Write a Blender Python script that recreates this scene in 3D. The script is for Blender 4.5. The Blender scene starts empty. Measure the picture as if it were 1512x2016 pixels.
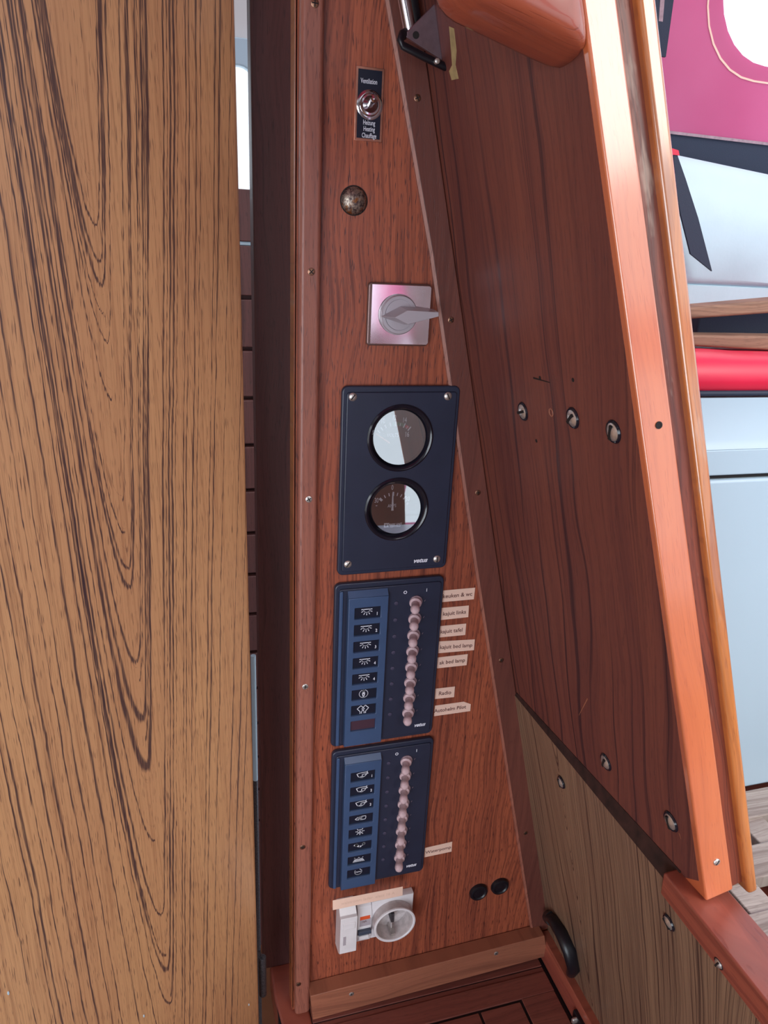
import bpy, bmesh, math, random
from mathutils import Vector as V, Matrix
random.seed(4)
R = math.radians
# ------------------------------------------------------------------ camera
# camera basis measured from the vanishing points (x right, y down, z forward), f = 1400 px on 1512x2016
dn = V((-191, 3928, 1400)).normalized()
hx = V((4894, -265, 1400)); hx = (hx - dn * hx.dot(dn)).normalized()
ny = hx.cross(dn)
D = .65; ZC = 1.4; CAM = V((0, -D, ZC))
def ray(px, py):
    r = V((px - 756, py - 1008, 1400)); return V((r.dot(hx), r.dot(ny), -r.dot(dn)))
def PL(px, py, p, n):                       # measured picture point carried onto a real plane (p, n)
    r = ray(px, py); p = V(p); n = V(n); return CAM + r * ((p - CAM).dot(n) / r.dot(n))
def F(px, py, y=0.): return PL(px, py, (0, y, 0), (0, 1, 0))
def G(px, py, z): return PL(px, py, (0, 0, z), (0, 0, 1))
S = bpy.context.scene; COL = S.collection
cd = bpy.data.cameras.new('camera'); co = bpy.data.objects.new('camera', cd); COL.objects.link(co)
cd.sensor_fit = 'VERTICAL'; cd.sensor_height = 36; cd.sensor_width = 27; cd.lens = 36 * 1400 / 2016
cd.clip_start = .01
m = Matrix(((hx.x, -hx.y, -hx.z), (ny.x, -ny.y, -ny.z), (-dn.x, dn.y, dn.z))).to_4x4()
m.translation = CAM; co.matrix_world = m; S.camera = co
# ------------------------------------------------------------------ light
S.view_settings.view_transform = 'Standard'; S.view_settings.look = 'None'
S.view_settings.gamma = 1; S.view_settings.use_curve_mapping = False
S.view_settings.exposure = 0.0
w = bpy.data.worlds.new('sky'); S.world = w; w.use_nodes = True
bgn = w.node_tree.nodes['Background']; bgn.inputs[0].default_value = (.80, .90, 1, 1); bgn.inputs[1].default_value = 2.0
def area(name, loc, target, sx, sy, power, col):
    l = bpy.data.lights.new(name, 'AREA'); l.shape = 'RECTANGLE'; l.size = sx; l.size_y = sy; l.energy = power; l.color = col
    o = bpy.data.objects.new(name, l); COL.objects.link(o); o.location = loc
    o.rotation_euler = (V(target) - V(loc)).to_track_quat('-Z', 'Y').to_euler(); return o
sun = bpy.data.lights.new('sun', 'SUN'); sun.energy = 2.2; sun.angle = R(34); sun.color = (1, .96, .88)
so = bpy.data.objects.new('sun', sun); COL.objects.link(so)
so.rotation_euler = V((-.5, 1.0, -.85)).to_track_quat('-Z', 'Y').to_euler()
area('cabin_fill_light', (-.62, -1.98, 1.0), (-.1, 0, .85), 1.9, 1.3, 54, (.84, .92, 1))  # fill lamp added out of view, standing in for unmodelled cabin windows
# ------------------------------------------------------------------ material helpers
def s2l(c):
    f = lambda v: v / 12.92 if v <= .04045 else ((v + .055) / 1.055) ** 2.4
    return tuple(f(v / 255) for v in c) + (1,)
class T:
    def __init__(s, name):
        s.m = bpy.data.materials.new(name); s.m.use_nodes = True; s.t = s.m.node_tree; s.b = s.t.nodes['Principled BSDF']
    def n(s, typ, ins=None, **kw):
        nd = s.t.nodes.new('ShaderNode' + typ)
        for k, v in kw.items(): setattr(nd, k, v)
        for k, v in (ins or {}).items(): s.put(nd.inputs[k], v)
        return nd
    def put(s, sock, v):
        if hasattr(v, 'is_output'): s.t.links.new(v, sock)
        else: sock.default_value = v
    def M(s, op, a, b=0., c=None):
        nd = s.n('Math', operation=op); s.put(nd.inputs[0], a); s.put(nd.inputs[1], b)
        if c is not None: s.put(nd.inputs[2], c)
        return nd.outputs[0]
    def mr(s, v, a, b, c=0., d=1.):
        return s.n('MapRange', {0: v, 1: a, 2: b, 3: c, 4: d}, clamp=True).outputs[0]
    def noise(s, x, y, z=0., scale=1., detail=3., rough=.55, dist=0.):
        cb = s.n('CombineXYZ', {0: x, 1: y, 2: z}).outputs[0]
        return s.n('TexNoise', {'Vector': cb, 'Scale': scale, 'Detail': detail, 'Roughness': rough, 'Distortion': dist}).outputs['Fac']
    def mix(s, f, a, b, mode='MIX'):
        nd = s.n('Mix', data_type='RGBA', blend_type=mode)
        s.put(nd.inputs[0], f); s.put(nd.inputs[6], a); s.put(nd.inputs[7], b); return nd.outputs[2]
    def P(s, **kw):
        for k, v in kw.items(): s.put(s.b.inputs[k.replace('_', ' ')], v)
        return s
    def bump(s, h, st=.3, dist=.001):
        nd = s.n('Bump', {'Strength': st, 'Distance': dist, 'Height': h}); s.put(s.b.inputs['Normal'], nd.outputs[0])
def dirs(t, U, L):
    o = t.n('TexCoord').outputs['Object']
    g = lambda d: t.n('VectorMath', {0: o, 1: tuple(d)}, operation='DOT_PRODUCT').outputs['Value']
    U = V(U).normalized(); L = V(L).normalized(); return g(U), g(L), g(U.cross(L))
def wood(name, c1, c2, cd, U, L, streak=.5, pores=.6, lines=.4, ls=1., rough=.35, coat=.3, coatr=.18, wear=0., seed=0., wob_=.05, ior=1.5):
    """veneer: c1/c2 broad tone, cd dark grain; U across the grain, L along it"""
    t = T(name); u, l, w_ = dirs(t, U, L)
    l1 = t.M('MULTIPLY', l, 1.2); wob = t.M('MULTIPLY', t.noise(t.M('MULTIPLY', u, 3.), l1, seed, 3, 2), wob_)
    uu = t.M('ADD', u, wob); sd = t.M('ADD', w_, seed)
    tone = t.noise(t.M('MULTIPLY', uu, 22 * ls), t.M('MULTIPLY', l, .8), sd, 1, 3)
    col = t.mix(t.mr(tone, .35, .65), s2l(c1), s2l(c2))
    ln = t.noise(t.M('MULTIPLY', uu, 120 * ls), t.M('MULTIPLY', l, .7), sd, 1, 3, .6)
    col = t.mix(t.M('MULTIPLY', t.mr(ln, .54, .63), lines), col, s2l(cd))
    st = t.noise(t.M('MULTIPLY', uu, 420), t.M('MULTIPLY', l, 9), w_, 1, 3, .6)
    col = t.mix(t.M('MULTIPLY', t.mr(st, .45, .68), streak), col, s2l(cd))
    po = t.noise(t.M('MULTIPLY', u, 1100), t.M('MULTIPLY', l, 70), w_, 1, 1, .5)
    pm = t.mr(po, .62, .70); col = t.mix(t.M('MULTIPLY', pm, pores), col, s2l(cd))
    if wear:
        wn = t.noise(t.M('MULTIPLY', u, 60), t.M('MULTIPLY', l, 9), w_, 1, 4, .7)
        col = t.mix(t.M('MULTIPLY', t.mr(wn, .60, .68), wear), col, s2l((205, 190, 170)))
    t.P(Base_Color=col, Roughness=rough, Coat_Weight=coat, Coat_Roughness=coatr, Coat_IOR=ior)
    t.bump(t.M('SUBTRACT', 1., pm), .25, .0005); return t.m
def plain(name, c, rough=.4, metal=0., var=0., vs=40., coat=0., spec=.5, bump=0., bs=600.):
    t = T(name); col = s2l(c)
    if var:
        o = t.n('TexCoord').outputs['Object']
        nz = t.n('TexNoise', {'Vector': o, 'Scale': vs, 'Detail': 4.}).outputs['Fac']
        col = t.mix(t.mr(nz, .3, .7), tuple(v * (1 - var) for v in col[:3]) + (1,), tuple(min(1, v * (1 + var)) for v in col[:3]) + (1,))
    if bump:
        o = t.n('TexCoord').outputs['Object']
        t.bump(t.n('TexNoise', {'Vector': o, 'Scale': bs, 'Detail': 2.}).outputs['Fac'], bump, .0005)
    t.P(Base_Color=col, Roughness=rough, Metallic=metal, Coat_Weight=coat, Specular_IOR_Level=spec); return t.m
# frames
A0 = F(838, 122); A1 = F(1077, 1799); UW = (A1 - A0).normalized()      # leaning corner line on the bulkhead Y=0
NW = UW.cross(V((0, 1, 0))).normalized()
if NW.x < 0: NW = -NW
def WL(px, py, o=0.): return PL(px, py, A0 + NW * o, NW)               # on the leaning aft wall, o > 0 towards the cockpit
E1 = WL(1146, 0); E2 = WL(1386, 1747); EW = (E2 - E1).normalized()      # near edge of that wall
FW = EW.cross(NW).normalized()
if FW.y > 0: FW = -FW                                                   # faces the opening
def EL(px, py, o=0.): return PL(px, py, E1 + FW * o, FW)
X, Y, Z = V((1, 0, 0)), V((0, 1, 0)), V((0, 0, 1))
MT = {}
MT['veneer'] = wood('mahogany_veneer', (172, 92, 64), (152, 80, 58), (62, 24, 28), X, Z, .62, .9, .4, 1, .42, .18, .25)
MT['post'] = wood('mahogany_trim', (160, 100, 82), (146, 88, 74), (80, 42, 40), X, Z, .35, .65, .15, 1, .42, .15, .3)
MT['trim'] = wood('mahogany_dark_trim', (116, 66, 56), (104, 58, 50), (60, 30, 30), X, UW, .3, .35, .2, 1, .45, .15, .3)
MT['jamb'] = wood('dark_jamb_wood', (98, 60, 58), (82, 50, 50), (44, 24, 28), X, Z, .3, .5, .3, 1, .5, .1, .3)
MT['teakdark'] = wood('teak_board', (128, 70, 56), (106, 56, 50), (52, 24, 32), Y, UW, .35, .35, .85, .95, .6, .12, .5, seed=2.3)
MT['redtrim'] = wood('red_mahogany', (176, 96, 74), (152, 78, 64), (96, 46, 42), Z, Y, .3, .3, .3, 1, .4, .25, .25)
MT['deck'] = wood('mahogany_step', (150, 88, 74), (134, 76, 66), (84, 44, 42), Y, X, .3, .35, .3, 1, .5, .15, .3)
MT['batten'] = wood('mahogany_batten', (170, 108, 82), (152, 94, 72), (94, 52, 42), Z, X, .35, .3, .3, 1, .5, .1, .3)
MT['orange'] = wood('varnished_cedar', (216, 122, 76), (204, 108, 66), (170, 86, 58), NW, EW, .25, .25, .25, 1, .4, 1., .14, ior=1.75)
MT['slot'] = wood('worn_channel_wood', (140, 66, 40), (108, 54, 42), (70, 34, 30), NW, EW, .4, .3, .6, 2, .45, .2, .3, wear=.35)
MT['amber'] = wood('amber_worn_wood', (206, 128, 62), (184, 106, 52), (130, 68, 38), NW, EW, .3, .3, .35, 1, .4, 1., .12, wear=.25, ior=1.75)
MT['weathered'] = wood('weathered_teak', (196, 186, 176), (164, 152, 144), (120, 104, 96), Y, X, .5, .4, .5, 1, .8, 0, .3)
MT['weatheredx'] = wood('weathered_teak_brown', (160, 124, 100), (130, 98, 80), (84, 58, 46), Z, X, .5, .4, .5, 1, .7, 0, .3)
MT['ply'] = plain('plywood_edge', (52, 30, 26), .7, var=.5, vs=90)
MT['black'] = plain('navy_black_plastic', (40, 46, 66), .36, var=.08, vs=30, bump=.06, bs=1800)
MT['blackblock'] = plain('navy_moulded_plastic', (58, 80, 116), .42, var=.06, bump=.1, bs=2400)
MT['blackgloss'] = plain('gloss_black_bezel', (24, 24, 36), .16)
MT['led'] = plain('indicator_ring', (74, 70, 92), .4)
MT['dial'] = plain('dial_black', (34, 26, 34), .55)
MT['card'] = plain('label_card_dark', (20, 26, 44), .35)
MT['cardblank'] = plain('label_card_faded', (70, 46, 60), .4)
MT['white'] = plain('white_print', (226, 228, 240), .5)
MT['green'] = plain('green_print', (30, 110, 84), .5)
MT['red'] = plain('red_print', (190, 50, 70), .5)
MT['orangep'] = plain('orange_print', (226, 92, 50), .5)
MT['boot'] = plain('dusty_rubber_boot', (206, 178, 184), .55, var=.15, vs=200)
MT['bootc'] = plain('dusty_rubber_collar', (160, 136, 146), .6, var=.2, vs=200)
MT['paper'] = plain('peach_paper_tape', (240, 204, 186), .6, var=.04, vs=60)
MT['ink'] = plain('brown_ink', (104, 62, 58), .6)
MT['inkfaint'] = plain('faded_ink', (222, 188, 170), .6)
MT['steel'] = plain('screw_steel', (200, 194, 190), .38, .8, var=.2, vs=300)
MT['brass'] = plain('tarnished_screw', (150, 112, 92), .42, 1., var=.3, vs=400)
MT['slotdark'] = plain('slot_shadow', (26, 20, 20), .8)
MT['chrome'] = plain('polished_steel', (205, 200, 205), .12, 1., var=.08, vs=80)
MT['plate'] = plain('brushed_plate', (240, 228, 236), .12, 1., var=.07, vs=60)
MT['plateframe'] = plain('plate_frame', (124, 100, 96), .35, .6)
MT['knobgrey'] = plain('translucent_grey_plastic', (176, 168, 176), .22, coat=.4)
MT['copper'] = plain('copper_plate', (206, 146, 124), .3, .85, var=.15, vs=120)
MT['platewh'] = plain('cream_plastic', (228, 224, 228), .32, var=.05, vs=60)
MT['platedirt'] = plain('dusty_socket_plastic', (196, 186, 186), .5, var=.16, vs=160)
MT['breakerblue'] = plain('breaker_toggle', (58, 66, 84), .35)
MT['rubber'] = plain('black_rubber', (20, 20, 28), .35)
MT['hinge'] = plain('dull_hinge_metal', (92, 90, 96), .5, .8, var=.4, vs=500)
MT['tape'] = plain('old_yellow_tape', (176, 156, 110), .7, var=.2, vs=120)
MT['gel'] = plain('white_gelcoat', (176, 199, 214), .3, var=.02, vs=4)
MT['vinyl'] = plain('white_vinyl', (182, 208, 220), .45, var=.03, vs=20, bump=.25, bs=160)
MT['redvinyl'] = plain('red_vinyl', (216, 30, 66), .35, var=.06, vs=12)
MT['strap'] = plain('black_webbing', (34, 44, 66), .7, bump=.4, bs=900)
MT['liner'] = plain('white_headliner', (205, 205, 205), .7)
MT['floor'] = plain('cabin_sole', (120, 76, 50), .5, var=.2, vs=10)
MT['bezelline'] = MT['blackgloss']
def canvasmat():
    t = T('pink_red_canvas'); o = t.n('TexCoord').outputs['Object']
    nz = t.n('TexNoise', {'Vector': o, 'Scale': 5., 'Detail': 3.}).outputs['Fac']
    col = t.mix(t.mr(nz, .3, .7), s2l((222, 132, 174)), s2l((230, 150, 188)))
    df = t.n('BsdfDiffuse', {'Color': col}).outputs[0]; tr = t.n('BsdfTranslucent', {'Color': col}).outputs[0]
    mx = t.n('MixShader', {0: .6, 1: df, 2: tr}).outputs[0]; t.put(t.t.nodes['Material Output'].inputs[0], mx); return t.m
MT['canvas'] = canvasmat()
MT['hood'] = plain('hood_red_canvas', (190, 60, 84), .8)
def clearfilm(name, rough=.05, fac=.12, col=(1, 1, 1, 1)):
    t = T(name); tr = t.n('BsdfTransparent', {'Color': col}).outputs[0]; g = t.n('BsdfGlossy', {'Roughness': rough}).outputs[0]
    t.put(t.t.nodes['Material Output'].inputs[0], t.n('MixShader', {0: fac, 1: tr, 2: g}).outputs[0]); return t.m
MT['film'] = clearfilm('clear_vinyl_window')
MT['smoke'] = clearfilm('grey_clear_vinyl', .1, .15, s2l((120, 132, 156)))
MT['glass'] = clearfilm('gauge_glass', .015, .5)
# ---- big door: cathedral figure from nested hyperbolas about a slanting axis
DD = V((.68, .73, 0)).normalized(); DN = V((.73, -.68, 0)).normalized()
DE = F(511, 1400, -.03); DE.z = 0          # right-hand edge of the door
def DP(px, py): return PL(px, py, DE, DN)
def duv(px, py): p = DP(px, py) - DE; return p.dot(DD), p.z
def doormat():
    t = T('zebrano_teak_laminate'); o = t.n('TexCoord').outputs['Object']
    u = t.n('VectorMath', {0: o, 1: tuple(DD)}, operation='DOT_PRODUCT').outputs['Value']
    u = t.M('SUBTRACT', u, DE.dot(DD)); z = t.n('SeparateXYZ', {0: o}).outputs[2]
    (ua, za), (ub, zb) = duv(190, 450), duv(326, 1880); k = (ua - ub) / (za - zb)
    ax = t.M('ADD', ua, t.M('MULTIPLY', t.M('SUBTRACT', z, za), k))
    wv = t.M('MULTIPLY', t.M('SUBTRACT', t.noise(t.M('MULTIPLY', u, 6), t.M('MULTIPLY', z, 2.2), 0., 1, 2), .5), .010)
    wf = t.M('MULTIPLY', t.M('SUBTRACT', t.noise(t.M('MULTIPLY', u, 30), t.M('MULTIPLY', z, 14), 3., 1, 3), .5), .004)
    q = t.M('ADD', t.M('ADD', t.M('SUBTRACT', u, ax), wv), wf)
    right = t.M('GREATER_THAN', q, 0.); left = t.M('SUBTRACT', 1., right); K = .0037; C0 = .00003; AS = 11.
    q2 = t.M('MULTIPLY', q, q); rt = t.M('SQRT', t.M('ADD', q2, C0))
    hl = t.M('DIVIDE', q2, K); hr = t.M('MULTIPLY', t.M('SUBTRACT', rt, C0 ** .5), AS)
    fh = t.M('ADD', t.M('MULTIPLY', hl, left), t.M('MULTIPLY', hr, right)); f = t.M('SUBTRACT', z, fh)
    gl = t.M('DIVIDE', t.M('ABSOLUTE', q), K / 2); gr = t.M('DIVIDE', t.M('MULTIPLY', t.M('ABSOLUTE', q), AS), rt)
    gr_ = t.M('ADD', t.M('ADD', t.M('MULTIPLY', gl, left), t.M('MULTIPLY', gr, right)), 3.)     # how fast f changes across the grain
    def fpx(px, py):
        uu, zz = duv(px, py); qq = uu - (ua + (zz - za) * k)
        return zz - (AS * (math.sqrt(qq * qq + C0) - C0 ** .5) if qq > 0 else qq * qq / K)
    base = t.noise(t.M('MULTIPLY', u, 14), t.M('MULTIPLY', z, 1.5), 0., 1, 4)
    col = t.mix(t.mr(base, .3, .7), s2l((208, 158, 112)), s2l((194, 142, 102)))
    fine = t.noise(t.M('MULTIPLY', q, 520), t.M('MULTIPLY', z, 7), 1., 1, 3, .6)
    col = t.mix(t.M('MULTIPLY', t.mr(fine, .48, .68), .4), col, s2l((122, 72, 50)))
    brk = t.noise(t.M('MULTIPLY', u, 1000), t.M('MULTIPLY', z, 22), 5., 1, 2, .6); br2 = t.mr(brk, .36, .50)
    thick = t.mr(t.noise(t.M('MULTIPLY', u, 18), t.M('MULTIPLY', z, 3.5), 2., 1, 2), .35, .62, .45, 1.5)
    jit = t.M('MULTIPLY', t.M('SUBTRACT', brk, .5), .0022)
    def lines(fs, mask, wd, am):
        acc = None
        for i, fi in enumerate(fs):
            d = t.M('ADD', t.M('DIVIDE', t.M('SUBTRACT', f, fi), gr_), jit); w1 = wd * (.55 + .9 * ((i * 37) % 11) / 11)
            v = t.M('SUBTRACT', 1., t.M('DIVIDE', t.M('ABSOLUTE', d), t.M('MULTIPLY', thick, w1)))
            acc = v if acc is None else t.M('MAXIMUM', acc, v)
        v = t.mr(acc, 0., .55, 0., am)
        v = t.M('MULTIPLY', v, t.M('ADD', .5, t.M('MULTIPLY', br2, .5)))
        return t.M('MULTIPLY', v, mask) if mask is not None else v
    tips = [fpx(*p) for p in ((184, 439), (198, 511), (200, 560), (198, 655), (234, 1086), (250, 1151), (247, 1257), (270, 1403), (292, 1504), (318, 1800), (333, 1872), (338, 1960))]
    lf = [fpx(x, 1500) for x in (-40, 6, 20, 48, 75, 100, 131, 151, 184, 209)] + [fpx(x, 100) for x in (3, 20, 62, 80, 92)]
    rf = [fpx(x, 1500) for x in (330, 360, 376, 383, 405, 412, 428, 455, 470, 482)] + [fpx(x, 100) for x in (235, 268, 280, 340, 348, 372)]
    for ln, cc in ((lines(tips, None, .0009, .9), (54, 40, 50)), (lines(lf, left, .00062, .9), (54, 40, 50)), (lines(rf, right, .0006, .85), (58, 42, 50))): col = t.mix(ln, col, s2l(cc))
    nz = t.n('TexNoise', {'Vector': t.n('CombineXYZ', {0: t.M('MULTIPLY', f, 26.), 1: t.M('MULTIPLY', z, .8), 2: t.M('MULTIPLY', right, 3.)}).outputs[0], 'Scale': 1., 'Detail': 1.}).outputs['Fac']
    s2_ = t.mr(t.M('DIVIDE', t.M('ABSOLUTE', t.M('SUBTRACT', nz, .5)), gr_), .0004, .0001, 0, .45); col = t.mix(t.M('MULTIPLY', s2_, t.mr(brk, .42, .52)), col, s2l((92, 54, 48)))
    po = t.mr(t.noise(t.M('MULTIPLY', u, 1300), t.M('MULTIPLY', z, 55), 8., 1, 1), .63, .70)
    col = t.mix(t.M('MULTIPLY', po, .75), col, s2l((70, 44, 44)))
    t.P(Base_Color=col, Roughness=.42, Coat_Weight=.5, Coat_Roughness=.25, Coat_IOR=1.8); t.bump(t.M('SUBTRACT', 1., po), .15, .0004); return t.m
MT['door'] = doormat()
def lowermat():
    t = T('zebrano_teak_panel'); y, l, _ = dirs(t, Y, UW)
    (y0, l0) = (WL(1130, 1680).y, WL(1130, 1680).dot(UW))
    q = t.M('ADD', t.M('SUBTRACT', y, y0), t.M('MULTIPLY', t.M('SUBTRACT', t.noise(t.M('MULTIPLY', y, 8), t.M('MULTIPLY', l, 2.5), 0., 1, 2), .5), .03))
    q = t.M('ADD', q, t.M('MULTIPLY', t.M('SUBTRACT', l, l0), .04))
    hyp = t.M('SQRT', t.M('ADD', t.M('MULTIPLY', q, q), .00004)); f = t.M('ADD', l, t.M('MULTIPLY', hyp, 20.))
    base = t.noise(t.M('MULTIPLY', y, 20), t.M('MULTIPLY', l, 1.5), 0., 1, 3)
    col = t.mix(t.mr(base, .3, .7), s2l((158, 128, 102)), s2l((138, 110, 90)))
    fine = t.noise(t.M('MULTIPLY', q, 500), t.M('MULTIPLY', l, 9), 1., 1, 3, .6)
    col = t.mix(t.M('MULTIPLY', t.mr(fine, .46, .66), .35), col, s2l((84, 52, 40)))
    for sc, off, wd in ((9., 0., .02), (24., 4., .02), (50., 8., .02)):
        nz = t.n('TexNoise', {'Vector': t.n('CombineXYZ', {0: t.M('MULTIPLY', f, sc), 1: off, 2: t.M('MULTIPLY', l, .4)}).outputs[0], 'Scale': 1., 'Detail': 1.}).outputs['Fac']
        col = t.mix(t.mr(t.M('ABSOLUTE', t.M('SUBTRACT', nz, .5)), wd, .004, 0, .8), col, s2l((48, 32, 34)))
    t.P(Base_Color=col, Roughness=.45, Coat_Weight=.2, Coat_Roughness=.25); return t.m
MT['lower'] = lowermat()
# ------------------------------------------------------------------ mesh helpers
def tag(o, label=None, cat=None, group=None, kind=None):
    if label: o['label'] = label
    if cat: o['category'] = cat
    if group: o['group'] = group
    if kind: o['kind'] = kind
    return o
def thing(name, loc, label, cat, group=None):
    o = bpy.data.objects.new(name, None); o.empty_display_size = .02; COL.objects.link(o); o.location = loc; return tag(o, label, cat, group)
def wloc(o):
    l = V(o.location)
    while o.parent: o = o.parent; l = l + V(o.location)
    return l
def obj(name, bm, mat, parent=None, keep=False, bev=0., seg=2, smooth=35.):
    me = bm
    if isinstance(bm, bmesh.types.BMesh):
        bmesh.ops.recalc_face_normals(bm, faces=bm.faces[:]); me = bpy.data.meshes.new(name); bm.to_mesh(me); bm.free()
    mats = mat if isinstance(mat, (list, tuple)) else [mat]
    if len(me.materials): me.materials.clear()
    for k in mats: me.materials.append(MT[k])
    c = V((0, 0, 0))
    if not keep and len(me.vertices):
        lo = V([min(v.co[i] for v in me.vertices) for i in range(3)]); hi = V([max(v.co[i] for v in me.vertices) for i in range(3)])
        c = (lo + hi) / 2; me.transform(Matrix.Translation(-c))
    if smooth:
        me.polygons.foreach_set('use_smooth', [True] * len(me.polygons)); me.set_sharp_from_angle(angle=R(smooth))
    o = bpy.data.objects.new(name, me); COL.objects.link(o)
    if parent: o.parent = parent; o.location = c - wloc(parent)
    else: o.location = c
    if bev:
        b = o.modifiers.new('bevel', 'BEVEL'); b.width = bev; b.segments = seg; b.limit_method = 'ANGLE'; b.angle_limit = R(30)
        b.harden_normals = True
    return o
def nb(): return bmesh.new()
def box(bm, lo, hi, mi=0):
    lo, hi = V(lo), V(hi); vs = [bm.verts.new((a, b, c)) for a in (lo.x, hi.x) for b in (lo.y, hi.y) for c in (lo.z, hi.z)]
    for f in ((0, 1, 3, 2), (4, 6, 7, 5), (0, 4, 5, 1), (2, 3, 7, 6), (0, 2, 6, 4), (1, 5, 7, 3)): bm.faces.new([vs[i] for i in f]).material_index = mi
    return bm
def prism(bm, pts, ext, mi=0):
    a = [bm.verts.new(p) for p in pts]; b = [bm.verts.new(V(p) + V(ext)) for p in pts]; n = len(a)
    bm.faces.new(a).material_index = mi; bm.faces.new(b[::-1]).material_index = mi
    for i in range(n): bm.faces.new((a[i], b[i], b[(i + 1) % n], a[(i + 1) % n])).material_index = mi
    return bm
def loft(bm, A, B, mi=0):
    a = [bm.verts.new(p) for p in A]; b = [bm.verts.new(p) for p in B]; n = len(a)
    bm.faces.new(a).material_index = mi; bm.faces.new(b[::-1]).material_index = mi
    for i in range(n): bm.faces.new((a[i], b[i], b[(i + 1) % n], a[(i + 1) % n])).material_index = mi
    return bm
def basis(ax):
    ax = V(ax).normalized(); t = V((0, 0, 1)) if abs(ax.z) < .9 else V((1, 0, 0)); p = t.cross(ax).normalized(); return p, ax.cross(p), ax
def lathe(bm, c, ax, prof, n=32, mi=0, sq=(1, 1)):
    p, q, a = basis(ax); c = V(c); rings = []
    for r, h in prof:
        if r < 1e-6: rings.append([bm.verts.new(c + a * h)])
        else: rings.append([bm.verts.new(c + a * h + (p * math.cos(2 * math.pi * i / n) * sq[0] + q * math.sin(2 * math.pi * i / n) * sq[1]) * r) for i in range(n)])
    for A, B in zip(rings, rings[1:]):
        for i in range(n):
            j = (i + 1) % n
            if len(A) == 1 and len(B) == 1: continue
            if len(A) == 1: f = (A[0], B[i], B[j])
            elif len(B) == 1: f = (A[i], B[0], A[j])
            else: f = (A[i], B[i], B[j], A[j])
            bm.faces.new(f).material_index = mi
    return bm
def tube(bm, pts, r, n=10, mi=0, flat=1.):
    pts = [V(p) for p in pts]; rings = []; prev = None
    for i, p in enumerate(pts):
        d = (pts[min(i + 1, len(pts) - 1)] - pts[max(i - 1, 0)]).normalized()
        if prev is None: a, b, _ = basis(d)
        else: a = (prev - d * prev.dot(d)).normalized(); b = d.cross(a)
        prev = a; rings.append([bm.verts.new(p + a * math.cos(2 * math.pi * k / n) * r + b * math.sin(2 * math.pi * k / n) * r * flat) for k in range(n)])
    for A, B in zip(rings, rings[1:]):
        for i in range(n): bm.faces.new((A[i], A[(i + 1) % n], B[(i + 1) % n], B[i])).material_index = mi
    bm.faces.new(rings[0]).material_index = mi; bm.faces.new(rings[-1][::-1]).material_index = mi; return bm
DG = None
def tomesh(data, name):
    o = bpy.data.objects.new(name, data); COL.objects.link(o); dg = bpy.context.evaluated_depsgraph_get(); dg.update()
    me = bpy.data.meshes.new_from_object(o.evaluated_get(dg)); bpy.data.objects.remove(o); return me
def rrect(x0, z0, x1, z1, r, n=5):
    P = []
    for cx, cz, a0 in ((x1 - r, z1 - r, 0), (x0 + r, z1 - r, 90), (x0 + r, z0 + r, 180), (x1 - r, z0 + r, 270)):
        for i in range(n + 1): a = R(a0 + 90 * i / n); P.append((cx + r * math.cos(a), cz + r * math.sin(a)))
    return P
def circ(x, z, r, n=48): return [(x + r * math.cos(2 * math.pi * i / n), z + r * math.sin(2 * math.pi * i / n)) for i in range(n)]
def plate(outline, holes, yf, yb, bev=0., res=2):
    """flat sheet facing -Y with holes, front at yf, back at yb"""
    cu = bpy.data.curves.new('c', 'CURVE'); cu.dimensions = '2D'; cu.fill_mode = 'BOTH'
    th = abs(yb - yf); cu.extrude = max(th / 2 - bev, 0); cu.bevel_depth = bev; cu.bevel_resolution = res; cu.offset = -bev
    for k, P in enumerate([outline] + list(holes)):
        s = cu.splines.new('POLY'); s.points.add(len(P) - 1); s.use_cyclic_u = True
        for i, (x, z) in enumerate(P): s.points[i].co = (x, z, 0, 1)
    me = tomesh(cu, 'plate'); bpy.data.curves.remove(cu)
    me.transform(Matrix(((1, 0, 0, 0), (0, 0, -1, (yf + yb) / 2), (0, 1, 0, 0), (0, 0, 0, 1)))); return me
def text(body, size, loc, mat, parent, ax=X, up=Z, name='lettering', sx=1., shear=0., align='CENTER', off=.0, sp=1., th=.00008):
    cu = bpy.data.curves.new('t', 'FONT'); cu.body = body; cu.size = size; cu.align_x = align; cu.align_y = 'CENTER'
    cu.extrude = th; cu.shear = shear; cu.offset = off; cu.space_character = sp; cu.resolution_u = 3
    me = tomesh(cu, 'text'); bpy.data.curves.remove(cu)
    ax = V(ax).normalized(); n = ax.cross(V(up)).normalized(); up = n.cross(ax)
    M3 = Matrix((ax * sx, up, n)).transposed().to_4x4(); M3.translation = V(loc); me.transform(M3)
    return obj(name, me, mat, parent, smooth=0)
SCREW = {}
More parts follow.
